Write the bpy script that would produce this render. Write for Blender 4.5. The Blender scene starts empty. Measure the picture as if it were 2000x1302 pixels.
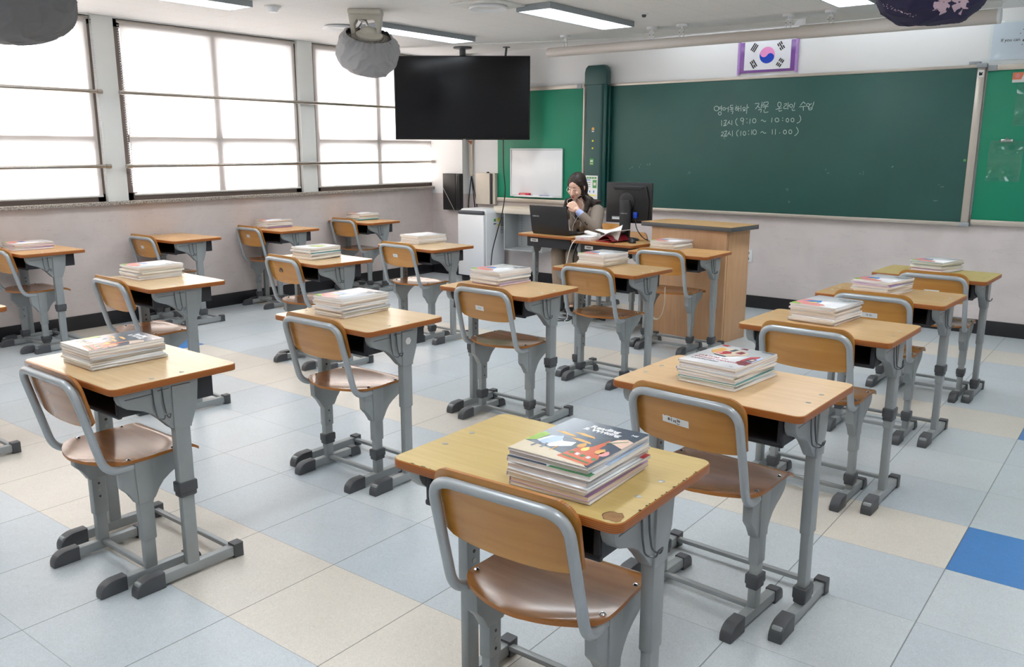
import bpy, bmesh, math, random
from mathutils import Vector, Matrix, Euler, noise
PI = math.pi
SC = bpy.context.scene
COL = SC.collection
R = math.radians
random.seed(7)

# ------------------------------------------------------------------ camera, sky, sun, exposure
cam_data = bpy.data.cameras.new('camera')
cam_data.sensor_width = 36.0
cam_data.sensor_fit = 'HORIZONTAL'
cam_data.lens = 29.817
cam_data.clip_start = 0.05
cam = bpy.data.objects.new('camera', cam_data)
COL.objects.link(cam)
cam.matrix_world = (Matrix.Translation((2.280, -1.437, 1.502)) @ Matrix.Rotation(0.6551, 4, 'Z')
                    @ Matrix.Rotation(PI / 2 - 0.2137, 4, 'X') @ Matrix.Rotation(0.0015, 4, 'Z'))
SC.camera = cam
SC.view_settings.view_transform = 'Standard'
SC.view_settings.look = 'None'
SC.view_settings.exposure = 0.65
SC.view_settings.gamma = 1.0
SC.view_settings.use_curve_mapping = False
SC.cycles.use_denoising = True
SC.cycles.max_bounces = 10
SC.cycles.diffuse_bounces = 7
SC.cycles.glossy_bounces = 4
SC.cycles.transparent_max_bounces = 10
SC.cycles.sample_clamp_indirect = 6.0
SC.cycles.caustics_reflective = False
SC.cycles.caustics_refractive = False

world = bpy.data.worlds.new('sky')
SC.world = world
world.use_nodes = True
wbg = world.node_tree.nodes['Background']
wbg.inputs[0].default_value = (0.90, 0.95, 1.0, 1)
wbg.inputs[1].default_value = 3.0

sun_data = bpy.data.lights.new('sun', 'SUN')
sun_data.energy = 13.0
sun_data.angle = R(0.6)
sun_data.color = (1.0, 0.93, 0.86)
sun = bpy.data.objects.new('sun', sun_data)
COL.objects.link(sun)
SUN_EL, SUN_AZ = R(42), R(4)
sun_dir = Vector((math.cos(SUN_EL) * math.cos(SUN_AZ), math.cos(SUN_EL) * math.sin(SUN_AZ), -math.sin(SUN_EL)))
sun.rotation_euler = sun_dir.to_track_quat('-Z', 'Y').to_euler()
sun.location = (-9, 2, 6)
LAMP_L = 15.0

# ------------------------------------------------------------------ colours and materials
def lin(c):
    c = c / 255.0
    return c / 12.92 if c <= 0.04045 else ((c + 0.055) / 1.055) ** 2.4
def rgb(r, g, b):
    return (lin(r), lin(g), lin(b), 1.0)

def mat(name, col, rough=0.5, metal=0.0, vary=0.0, vscale=6.0, spec=0.5, coat=0.0, coat_rough=0.1, bump=0.0, bscale=80.0, stretch=(1, 1, 1)):
    m = bpy.data.materials.new(name)
    m.use_nodes = True
    nt = m.node_tree
    b = nt.nodes['Principled BSDF']
    b.inputs['Base Color'].default_value = col
    b.inputs['Roughness'].default_value = rough
    b.inputs['Metallic'].default_value = metal
    b.inputs['Specular IOR Level'].default_value = spec
    b.inputs['Coat Weight'].default_value = coat
    b.inputs['Coat Roughness'].default_value = coat_rough
    if vary > 0 or bump > 0:
        tc = nt.nodes.new('ShaderNodeTexCoord')
        mp = nt.nodes.new('ShaderNodeMapping')
        mp.inputs['Scale'].default_value = stretch
        nt.links.new(tc.outputs['Object'], mp.inputs['Vector'])
    if vary > 0:
        n = nt.nodes.new('ShaderNodeTexNoise')
        n.inputs['Scale'].default_value = vscale
        n.inputs['Detail'].default_value = 5
        nt.links.new(mp.outputs[0], n.inputs['Vector'])
        mx = nt.nodes.new('ShaderNodeMix')
        mx.data_type = 'RGBA'
        mx.inputs[6].default_value = tuple(min(1, c * (1 + vary)) for c in col[:3]) + (1,)
        mx.inputs[7].default_value = tuple(c * (1 - vary) for c in col[:3]) + (1,)
        rp = nt.nodes.new('ShaderNodeMapRange')
        rp.inputs[1].default_value = 0.3
        rp.inputs[2].default_value = 0.7
        nt.links.new(n.outputs['Fac'], rp.inputs[0])
        nt.links.new(rp.outputs[0], mx.inputs[0])
        nt.links.new(mx.outputs[2], b.inputs['Base Color'])
    if bump > 0:
        n2 = nt.nodes.new('ShaderNodeTexNoise')
        n2.inputs['Scale'].default_value = bscale
        n2.inputs['Detail'].default_value = 3
        nt.links.new(mp.outputs[0], n2.inputs['Vector'])
        bp = nt.nodes.new('ShaderNodeBump')
        bp.inputs['Strength'].default_value = bump
        bp.inputs['Distance'].default_value = 0.002
        nt.links.new(n2.outputs['Fac'], bp.inputs['Height'])
        nt.links.new(bp.outputs[0], b.inputs['Normal'])
    return m

def wood(name, c1, c2, rough=0.3, axis='X', scale=3.0, coat=0.0, spec=0.5):
    """long grain along the given axis, each object shifted by its own random"""
    m = bpy.data.materials.new(name)
    m.use_nodes = True
    nt = m.node_tree
    b = nt.nodes['Principled BSDF']
    b.inputs['Roughness'].default_value = rough
    b.inputs['Coat Weight'].default_value = coat
    b.inputs['Coat Roughness'].default_value = 0.12
    b.inputs['Specular IOR Level'].default_value = spec
    tc = nt.nodes.new('ShaderNodeTexCoord')
    oi = nt.nodes.new('ShaderNodeObjectInfo')
    ml = nt.nodes.new('ShaderNodeVectorMath')
    ml.operation = 'MULTIPLY_ADD'
    ml.inputs[1].default_value = (1, 1, 1)
    cb = nt.nodes.new('ShaderNodeCombineXYZ')
    ad = nt.nodes.new('ShaderNodeMath')
    ad.operation = 'MULTIPLY'
    ad.inputs[1].default_value = 17.0
    nt.links.new(oi.outputs['Random'], ad.inputs[0])
    for k in range(3):
        nt.links.new(ad.outputs[0], cb.inputs[k])
    nt.links.new(tc.outputs['Object'], ml.inputs[0])
    nt.links.new(cb.outputs[0], ml.inputs[2])
    mp = nt.nodes.new('ShaderNodeMapping')
    s = {'X': (1.0, 14, 14), 'Y': (14, 1.0, 14), 'Z': (14, 14, 1.0)}[axis]
    mp.inputs['Scale'].default_value = s
    nt.links.new(ml.outputs[0], mp.inputs['Vector'])
    n = nt.nodes.new('ShaderNodeTexNoise')
    n.inputs['Scale'].default_value = scale
    n.inputs['Detail'].default_value = 6
    n.inputs['Distortion'].default_value = 0.6
    nt.links.new(mp.outputs[0], n.inputs['Vector'])
    n2 = nt.nodes.new('ShaderNodeTexNoise')
    n2.inputs['Scale'].default_value = 4.0
    n2.inputs['Detail'].default_value = 2
    nt.links.new(ml.outputs[0], n2.inputs['Vector'])
    mm = nt.nodes.new('ShaderNodeMix')
    mm.data_type = 'FLOAT'
    mm.inputs[0].default_value = 0.35
    nt.links.new(n.outputs['Fac'], mm.inputs[2])
    nt.links.new(n2.outputs['Fac'], mm.inputs[3])
    rp = nt.nodes.new('ShaderNodeMapRange')
    rp.inputs[1].default_value = 0.32
    rp.inputs[2].default_value = 0.68
    nt.links.new(mm.outputs[0], rp.inputs[0])
    mx = nt.nodes.new('ShaderNodeMix')
    mx.data_type = 'RGBA'
    mx.inputs[6].default_value = c1
    mx.inputs[7].default_value = c2
    nt.links.new(rp.outputs[0], mx.inputs[0])
    nt.links.new(mx.outputs[2], b.inputs['Base Color'])
    return m

def stripes(name, c1, c2, period, axis=2, rough=0.5, dist=0.5, band=True):
    """layers along one local axis: plywood edges, page edges, cloth"""
    m = bpy.data.materials.new(name)
    m.use_nodes = True
    nt = m.node_tree
    b = nt.nodes['Principled BSDF']
    b.inputs['Roughness'].default_value = rough
    tc = nt.nodes.new('ShaderNodeTexCoord')
    w = nt.nodes.new('ShaderNodeTexWave')
    w.bands_direction = 'XYZ'[axis]
    w.inputs['Scale'].default_value = 0.314 / period
    w.inputs['Distortion'].default_value = dist
    w.inputs['Detail'].default_value = 2
    w.inputs['Detail Scale'].default_value = 2
    nt.links.new(tc.outputs['Object'], w.inputs['Vector'])
    mx = nt.nodes.new('ShaderNodeMix')
    mx.data_type = 'RGBA'
    mx.inputs[6].default_value = c1
    mx.inputs[7].default_value = c2
    nt.links.new(w.outputs['Fac'], mx.inputs[0])
    nt.links.new(mx.outputs[2], b.inputs['Base Color'])
    return m

def emit(name, col, strength):
    m = bpy.data.materials.new(name)
    m.use_nodes = True
    nt = m.node_tree
    nt.nodes.remove(nt.nodes['Principled BSDF'])
    e = nt.nodes.new('ShaderNodeEmission')
    e.inputs[0].default_value = col
    e.inputs[1].default_value = strength
    nt.links.new(e.outputs[0], nt.nodes['Material Output'].inputs[0])
    return m

M = {}
M['steel'] = mat('grey_painted_steel', rgb(150, 155, 156), 0.38, 0.25, 0.06, 9)
M['steel_tube'] = mat('grey_tube_paint', rgb(170, 176, 180), 0.3, 0.25, 0.05, 9)
M['boot'] = mat('dark_grey_plastic', rgb(72, 74, 78), 0.45, 0, 0.1, 12)
M['black_plastic'] = mat('black_plastic', rgb(34, 35, 38), 0.45)
M['tray'] = mat('black_tray_plastic', rgb(40, 41, 46), 0.5)
M['chrome'] = mat('chrome', rgb(205, 205, 205), 0.18, 1.0)
M['rivet'] = mat('dull_rivet', rgb(170, 168, 160), 0.4, 0.8)
M['hole'] = mat('dark_bolt_hole', rgb(70, 64, 58), 0.6)
M['wire'] = mat('dark_wire', rgb(95, 98, 100), 0.35, 0.7)
M['top_yellow'] = wood('worn_yellow_laminate', rgb(206, 180, 118), rgb(190, 162, 98), 0.32, 'X', 4)
M['top_pink'] = wood('pinkish_oak_laminate', rgb(224, 190, 146), rgb(208, 170, 124), 0.3, 'X', 4)
M['top_tan'] = wood('tan_oak_laminate', rgb(214, 178, 130), rgb(196, 156, 106), 0.22, 'X', 4)
M['top_light'] = wood('light_oak_laminate', rgb(218, 190, 148), rgb(202, 170, 126), 0.2, 'X', 4)
M['top_orange'] = wood('orange_oak_laminate', rgb(208, 166, 112), rgb(190, 144, 90), 0.27, 'X', 4)
M['top_green'] = wood('greenish_yellow_laminate', rgb(186, 172, 108), rgb(176, 150, 96), 0.35, 'X', 4)
M['ply'] = stripes('plywood_edge', rgb(176, 104, 42), rgb(126, 66, 22), 0.0045, 2, 0.4)
M['chair_ply'] = stripes('chair_plywood_edge', rgb(186, 122, 54), rgb(140, 82, 28), 0.003, 2, 0.35)
M['chair_a'] = wood('varnished_beech', rgb(196, 140, 68), rgb(172, 114, 46), 0.28, 'X', 2.2, 0.5)
M['chair_b'] = wood('varnished_amber_beech', rgb(206, 148, 66), rgb(184, 122, 44), 0.26, 'X', 2.0, 0.5)
M['chair_c'] = wood('varnished_brown_beech', rgb(172, 116, 62), rgb(146, 92, 44), 0.25, 'X', 2.2, 0.6)
M['seat_a'] = wood('polished_seat_ply', rgb(170, 112, 60), rgb(146, 90, 44), 0.24, 'X', 2.4, 0.5, 0.35)
M['seat_b'] = wood('polished_amber_seat_ply', rgb(184, 124, 58), rgb(158, 98, 40), 0.24, 'X', 2.4, 0.5, 0.35)
M['sticker'] = mat('white_sticker', rgb(228, 228, 226), 0.6)
M['ink'] = mat('black_ink', rgb(32, 32, 36), 0.7)
M['scar'] = mat('bare_chipped_wood', rgb(150, 112, 72), 0.8, 0, 0.2, 40)
M['scar_dark'] = mat('dark_chip_rim', rgb(74, 54, 36), 0.8)
M['paper'] = mat('white_paper', rgb(236, 236, 234), 0.6)
M['podium'] = wood('podium_beech_veneer', rgb(208, 166, 126), rgb(194, 150, 110), 0.42, 'Z', 3)
M['podium_top'] = wood('podium_top_veneer', rgb(200, 162, 112), rgb(186, 146, 96), 0.35, 'X', 3)
M['podium_edge'] = mat('dark_grey_edge_band', rgb(82, 84, 86), 0.5)
M['board'] = mat('dark_green_chalkboard', rgb(44, 88, 82), 0.5, 0, 0.1, 1.6)
M['green'] = mat('bright_green_board', rgb(0, 132, 100), 0.5, 0, 0.04, 2)
M['rail_green'] = mat('deep_green_painted_metal', rgb(40, 78, 76), 0.35, 0.2)
M['rail_dark'] = mat('teal_green_groove', rgb(8, 66, 62), 0.35, 0.2)
M['alu'] = mat('pale_aluminium', rgb(196, 188, 178), 0.35, 0.5)
M['alu_grey'] = mat('grey_corner_cap', rgb(160, 166, 172), 0.45, 0.2)
M['chalk'] = mat('chalk', rgb(205, 222, 220), 0.9)
M['chalk_faint'] = mat('faint_chalk', rgb(110, 146, 140), 0.9)
M['white_gloss'] = mat('white_gloss', rgb(236, 238, 240), 0.18)
M['poster'] = mat('bluish_white_poster', rgb(230, 234, 246), 0.12)
M['white_plastic'] = mat('white_plastic', rgb(232, 236, 240), 0.35)
M['white_paint'] = mat('white_paint', rgb(222, 224, 222), 0.5)
M['screen_case'] = mat('ivory_screen_case', rgb(206, 200, 194), 0.35)
M['purple'] = mat('purple_frame', rgb(128, 84, 160), 0.25)
M['purple_l'] = mat('light_purple_frame', rgb(176, 140, 204), 0.2)
M['pink'] = mat('flag_pink', rgb(236, 150, 208), 0.3)
M['blue'] = mat('flag_blue', rgb(6, 66, 190), 0.3)
M['flag_white'] = mat('flag_white', rgb(232, 234, 242), 0.3)
M['tv_screen'] = mat('black_screen', rgb(9, 10, 15), 0.16, 0, spec=0.35)
M['tv_body'] = mat('black_tv_body', rgb(16, 16, 18), 0.4)
M['dark_grey'] = mat('dark_grey_metal', rgb(88, 92, 98), 0.45, 0.3)
M['beige_metal'] = mat('beige_metal', rgb(216, 208, 194), 0.5, 0.1)
M['cubby_grey'] = mat('pale_grey_metal', rgb(176, 180, 182), 0.5, 0.1)
M['shelf_beige'] = mat('beige_shelf', rgb(206, 196, 178), 0.5)
M['granite'] = None
M['frame_brown'] = mat('brown_window_frame', rgb(118, 106, 100), 0.45, 0.3)
M['stainless'] = mat('stainless_rail', rgb(176, 170, 162), 0.22, 1.0)
M['fan_cream'] = mat('cream_fan_plastic', rgb(206, 204, 194), 0.4)
M['cage'] = mat('cage_wire', rgb(188, 182, 172), 0.4, 0.4)
M['bag_grey'] = mat('grey_nonwoven', rgb(152, 153, 156), 0.6, 0, 0.05, 4, bump=0.5, bscale=16)
M['bag_dark'] = mat('dark_grey_nonwoven', rgb(108, 109, 112), 0.75, 0, 0.05, 4, bump=0.5, bscale=16)
M['bag_navy'] = mat('navy_cotton', rgb(34, 32, 66), 0.8, 0, 0.15, 5, bump=0.4, bscale=12)
M['blossom'] = mat('pale_pink_print', rgb(206, 180, 194), 0.85)
M['red'] = mat('red_plastic', rgb(196, 36, 64), 0.4)
M['ink_blue'] = mat('navy_plastic', rgb(44, 62, 140), 0.4)
M['orange'] = mat('orange_print', rgb(226, 130, 96), 0.5)
M['yellow'] = mat('yellow_dot', rgb(236, 220, 40), 0.5)
M['sticker_green'] = mat('green_sticker', rgb(84, 160, 90), 0.5)
M['grey_print'] = mat('grey_print', rgb(150, 152, 156), 0.6)
M['skin'] = mat('skin', rgb(232, 190, 168), 0.5, 0, 0.03, 8)
M['hair'] = mat('dark_brown_hair', rgb(38, 25, 21), 0.55, 0, 0.25, 30, stretch=(1, 1, 0.15))
M['lips'] = mat('red_lips', rgb(206, 40, 56), 0.4)
M['lash'] = mat('dark_lash', rgb(52, 34, 30), 0.7)
M['shirt_black'] = mat('black_knit', rgb(24, 22, 26), 0.8)
M['cuff_blue'] = mat('pale_blue_cotton', rgb(176, 188, 232), 0.8)
M['trouser'] = mat('beige_trousers', rgb(158, 140, 122), 0.8, 0, 0.06, 10)
M['shoe'] = mat('black_shoe', rgb(28, 28, 30), 0.4)
M['blazer'] = stripes('brown_striped_tweed', rgb(150, 138, 126), rgb(118, 106, 97), 0.0075, 0, 0.85, 0.1)
M['button'] = mat('dark_button', rgb(40, 34, 32), 0.4)
M['cable'] = mat('black_cable', rgb(30, 30, 32), 0.5)
M['cable_white'] = mat('white_cable', rgb(224, 222, 218), 0.5)
M['strap'] = mat('beige_strap', rgb(196, 186, 164), 0.8)
M['silver_text'] = mat('silver_print', rgb(190, 196, 196), 0.4, 0.3)
M['pages'] = stripes('page_edges', rgb(251, 250, 248), rgb(234, 231, 226), 0.0022, 2, 0.8, 1.2)
M['pages_warm'] = stripes('warm_page_edges', rgb(240, 230, 222), rgb(220, 208, 200), 0.0022, 2, 0.8, 1.2)
M['c_white'] = mat('white_cover', rgb(234, 235, 238), 0.22)
M['c_cream'] = mat('cream_cover', rgb(230, 226, 214), 0.28)
M['c_lilac'] = mat('lilac_cover', rgb(196, 158, 214), 0.3)
M['c_teal'] = mat('teal_cover', rgb(96, 168, 168), 0.3)
M['c_grey'] = mat('pale_grey_cover', rgb(206, 208, 212), 0.3)
M['c_navy'] = mat('dark_slate_cover', rgb(58, 74, 92), 0.16)
M['c_green'] = mat('green_print', rgb(60, 128, 74), 0.3)
M['c_rust'] = mat('rust_print', rgb(206, 92, 52), 0.25)
M['c_gold'] = mat('gold_print', rgb(226, 170, 88), 0.25)
M['c_sand'] = mat('sand_print', rgb(222, 208, 182), 0.25)
M['c_skin'] = mat('hand_print', rgb(232, 198, 180), 0.25)
M['c_red'] = mat('crimson_print', rgb(180, 44, 52), 0.25)
M['c_coral'] = mat('coral_print', rgb(232, 152, 148), 0.25)
M['c_blue'] = mat('blue_print', rgb(52, 132, 212), 0.25)
M['c_yellow'] = mat('yellow_print', rgb(240, 226, 120), 0.25)
M['c_leaf'] = mat('leaf_print', rgb(150, 190, 70), 0.25)
M['c_black'] = mat('black_print', rgb(40, 40, 48), 0.3)
M['c_sky'] = mat('sky_print', rgb(186, 206, 232), 0.25)
M['c_wine'] = mat('wine_print', rgb(132, 30, 44), 0.25)
M['lamp'] = emit('fluorescent_light', (0.93, 0.97, 1.0, 1), LAMP_L)
M['lamp_board'] = emit('chalkboard_lamp_light', (0.93, 0.97, 1.0, 1), 13.0)
M['louver'] = mat('white_louver', rgb(214, 218, 222), 0.3)
M['fixture'] = mat('grey_fixture_side', rgb(150, 158, 164), 0.4, 0.3)

# ------------------------------------------------------------------ mesh helpers
class MB:
    def __init__(self):
        self.bm = bmesh.new()
        self.mats = []
    def mi(self, m):
        if m not in self.mats:
            self.mats.append(m)
        return self.mats.index(m)
    def _done(self, faces, m, smooth=True):
        i = self.mi(m)
        for f in faces:
            f.material_index = i
            f.smooth = smooth
    def box(self, c, s, m, bev=0.0, rot=None, seg=2):
        r = bmesh.ops.create_cube(self.bm, size=1.0)
        vs = r['verts']
        mx = Matrix.Translation(c) @ (Euler(rot).to_matrix().to_4x4() if rot else Matrix()) @ Matrix.Diagonal((*s, 1))
        bmesh.ops.transform(self.bm, matrix=mx, verts=vs)
        faces = list({f for v in vs for f in v.link_faces})
        self._done(faces, m)
        if bev > 0:
            eds = list({e for v in vs for e in v.link_edges})
            i = self.mi(m)
            rr = bmesh.ops.bevel(self.bm, geom=eds, offset=bev, segments=seg, profile=0.5, affect='EDGES', clamp_overlap=True)
            for f in rr['faces']:
                f.material_index = i
                f.smooth = True
        return self
    def prism(self, pts, z0, z1, m, axis='Z', m_side=None, bev=0.0, mx=None):
        """polygon in the plane across the axis, pulled from z0 to z1. Z: (x,y); X: (y,z); Y: (x,z)"""
        def P(a, b, h):
            v = Vector((a, b, h)) if axis == 'Z' else (Vector((h, a, b)) if axis == 'X' else Vector((a, h, b)))
            return (mx @ v) if mx else v
        lo = [self.bm.verts.new(P(a, b, z0)) for a, b in pts]
        hi = [self.bm.verts.new(P(a, b, z1)) for a, b in pts]
        n = len(pts)
        caps = [self.bm.faces.new(lo[::-1]), self.bm.faces.new(hi)]
        sides = [self.bm.faces.new((lo[i], lo[(i + 1) % n], hi[(i + 1) % n], hi[i])) for i in range(n)]
        self._done(caps, m)
        self._done(sides, m_side or m)
        bmesh.ops.recalc_face_normals(self.bm, faces=caps + sides)
        if bev > 0:
            eds = list({e for f in caps for e in f.edges})
            bmesh.ops.bevel(self.bm, geom=eds, offset=bev, segments=2, profile=0.5, affect='EDGES', clamp_overlap=True)
        return self
    def poly(self, pts, m):
        f = self.bm.faces.new([self.bm.verts.new(p) for p in pts])
        self._done([f], m, False)
        return self
    def tube(self, pts, r, m, seg=10, closed=False, caps=True, flat=None):
        pts = [Vector(p) for p in pts]
        n = len(pts)
        rs = r if isinstance(r, (list, tuple)) else [r] * n
        rings = []
        up = None
        for i, p in enumerate(pts):
            if closed:
                d = pts[(i + 1) % n] - pts[i - 1]
            else:
                d = pts[min(i + 1, n - 1)] - pts[max(i - 1, 0)]
            d.normalize()
            if up is None:
                up = Vector((0, 0, 1)) if abs(d.z) < 0.9 else Vector((1, 0, 0))
            a = d.cross(up)
            if a.length < 1e-5:
                a = d.orthogonal()
            a.normalize()
            b = a.cross(d)
            b.normalize()
            up = b
            ring = []
            for k in range(seg):
                t = 2 * PI * k / seg
                ca, sa = math.cos(t), math.sin(t)
                ring.append(self.bm.verts.new(p + (a * ca + b * sa * (flat or 1.0)) * rs[i]))
            rings.append(ring)
        fs = []
        for i in range(n if closed else n - 1):
            A, B = rings[i], rings[(i + 1) % n]
            for k in range(seg):
                fs.append(self.bm.faces.new((A[k], A[(k + 1) % seg], B[(k + 1) % seg], B[k])))
        if caps and not closed:
            fs.append(self.bm.faces.new(rings[0][::-1]))
            fs.append(self.bm.faces.new(rings[-1]))
        self._done(fs, m)
        bmesh.ops.recalc_face_normals(self.bm, faces=fs)
        return self
    def lathe(self, prof, m, c=(0, 0, 0), seg=24, mx=None, close=True):
        """profile of (radius, z) from bottom to top"""
        rings = []
        T = Matrix.Translation(c) @ (mx or Matrix())
        for r, z in prof:
            rings.append([self.bm.verts.new(T @ Vector((r * math.cos(2 * PI * k / seg), r * math.sin(2 * PI * k / seg), z))) for k in range(seg)])
        fs = []
        for A, B in zip(rings, rings[1:]):
            for k in range(seg):
                fs.append(self.bm.faces.new((A[k], A[(k + 1) % seg], B[(k + 1) % seg], B[k])))
        if close:
            fs.append(self.bm.faces.new(rings[0][::-1]))
            fs.append(self.bm.faces.new(rings[-1]))
        self._done(fs, m)
        bmesh.ops.recalc_face_normals(self.bm, faces=fs)
        return self
    def ball(self, c, s, m, u=20, v=12, mx=None):
        r = bmesh.ops.create_uvsphere(self.bm, u_segments=u, v_segments=v, radius=1.0)
        T = Matrix.Translation(c) @ (mx or Matrix()) @ Matrix.Diagonal((*(s if isinstance(s, (tuple, list)) else (s, s, s)), 1))
        bmesh.ops.transform(self.bm, matrix=T, verts=r['verts'])
        self._done(list({f for w in r['verts'] for f in w.link_faces}), m)
        return self
    def ribbon(self, pts, w, m, put):
        """flat stroke of width w along 2-D points; put maps (a, b) to 3-D"""
        n = len(pts)
        L, Rr = [], []
        for i in range(n):
            a = Vector(pts[max(i - 1, 0)])
            b = Vector(pts[min(i + 1, n - 1)])
            d = (b - a)
            d = d.normalized() if d.length > 1e-9 else Vector((1, 0))
            nn = Vector((-d.y, d.x)) * w * 0.5
            p = Vector(pts[i])
            L.append(self.bm.verts.new(put(*(p + nn))))
            Rr.append(self.bm.verts.new(put(*(p - nn))))
        fs = [self.bm.faces.new((L[i], Rr[i], Rr[i + 1], L[i + 1])) for i in range(n - 1)]
        self._done(fs, m, False)
        return self
    def text(self, body, size, m, mx, bold=0.0, shear=0.0, align='LEFT', space=1.0):
        cu = bpy.data.curves.new('lettering', 'FONT')
        cu.body = body
        cu.size = size
        cu.offset = bold
        cu.shear = shear
        cu.align_x = align
        cu.space_character = space
        cu.fill_mode = 'FRONT'
        cu.resolution_u = 2
        o = bpy.data.objects.new('lettering', cu)
        me = bpy.data.meshes.new_from_object(o)
        bpy.data.objects.remove(o)
        bpy.data.curves.remove(cu)
        old = set(self.bm.verts)
        oldf = set(self.bm.faces)
        self.bm.from_mesh(me)
        nv = [v for v in self.bm.verts if v not in old]
        bmesh.ops.transform(self.bm, matrix=mx, verts=nv)
        self._done([f for f in self.bm.faces if f not in oldf], m, False)
        bpy.data.meshes.remove(me)
        return self
    def mesh(self, name, sharp=32):
        me = bpy.data.meshes.new(name)
        self.bm.to_mesh(me)
        self.bm.free()
        for m in self.mats:
            me.materials.append(m)
        if sharp:
            me.set_sharp_from_angle(angle=R(sharp))
        return me
    def build(self, name, parent=None, loc=(0, 0, 0), rot=None, sharp=32):
        return link(name, self.mesh(name, sharp), parent, loc, rot)

def link(name, me, parent=None, loc=(0, 0, 0), rot=None):
    o = bpy.data.objects.new(name, me)
    COL.objects.link(o)
    o.location = loc
    if rot:
        o.rotation_euler = rot
    if parent:
        o.parent = parent
    return o

def thing(name, label, cat, loc=(0, 0, 0), rz=0.0, group=None):
    o = bpy.data.objects.new(name, None)
    o.empty_display_size = 0.05
    COL.objects.link(o)
    o.location = loc
    o.rotation_euler = (0, 0, rz)
    return tag(o, label, cat, group)

def tag(o, label, cat, group=None):
    o['label'] = label
    o['category'] = cat
    if group:
        o['group'] = group
    return o

def struct(o):
    o['kind'] = 'structure'
    return o

def rounded(w, d, r, x0=0.0, y0=0.0, seg=6):
    """rounded rectangle, corner (x0,y0) the low corner"""
    pts = []
    for cx, cy, a in ((x0 + w - r, y0 + r, -90), (x0 + w - r, y0 + d - r, 0), (x0 + r, y0 + d - r, 90), (x0 + r, y0 + r, 180)):
        for k in range(seg + 1):
            t = R(a + 90 * k / seg)
            pts.append((cx + r * math.cos(t), cy + r * math.sin(t)))
    return pts

def bezier(p0, p1, p2, p3, n=10):
    p0, p1, p2, p3 = map(Vector, (p0, p1, p2, p3))
    return [p0 * (1 - t) ** 3 + p1 * 3 * t * (1 - t) ** 2 + p2 * 3 * t * t * (1 - t) + p3 * t ** 3 for t in [k / n for k in range(n + 1)]]

def smooth_path(pts, n=6):
    """Catmull-Rom through the points"""
    P = [Vector(p) for p in pts]
    P = [P[0] * 2 - P[1]] + P + [P[-1] * 2 - P[-2]]
    out = []
    for i in range(1, len(P) - 2):
        for k in range(n):
            t = k / n
            a, b, c, d = P[i - 1], P[i], P[i + 1], P[i + 2]
            out.append(0.5 * ((2 * b) + (c - a) * t + (2 * a - 5 * b + 4 * c - d) * t * t + (3 * b - a - 3 * c + d) * t ** 3))
    out.append(P[-2])
    return out

def fillet(pts, r, n=6):
    """polyline with rounded corners"""
    P = [Vector(p) for p in pts]
    out = [P[0]]
    for a, b, c in zip(P, P[1:], P[2:]):
        u, v = (a - b).normalized(), (c - b).normalized()
        rr = min(r, (a - b).length * 0.49, (c - b).length * 0.49)
        s, e = b + u * rr, b + v * rr
        for k in range(n + 1):
            t = k / n
            out.append(s * (1 - t) ** 2 + b * 2 * t * (1 - t) + e * t * t)
    out.append(P[-1])
    return out

# ------------------------------------------------------------------ the room
XL, XR, YB, YF, ZC = -4.93, 3.2, -2.7, 6.443, 2.58
TILE = 0.45

def N(nt, t, **kw):
    n = nt.nodes.new(t)
    for k, v in kw.items():
        setattr(n, k, v)
    return n
def math_node(nt, op, a, b=None, c=None):
    n = N(nt, 'ShaderNodeMath', operation=op)
    for i, v in enumerate((a, b, c)):
        if v is None:
            continue
        if isinstance(v, (int, float)):
            n.inputs[i].default_value = v
        else:
            nt.links.new(v, n.inputs[i])
    return n.outputs[0]
def mix_col(nt, f, a, b):
    n = N(nt, 'ShaderNodeMix', data_type='RGBA')
    for i, v in ((0, f), (6, a), (7, b)):
        if isinstance(v, (int, float, tuple)):
            n.inputs[i].default_value = v
        else:
            nt.links.new(v, n.inputs[i])
    return n.outputs[2]

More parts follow.
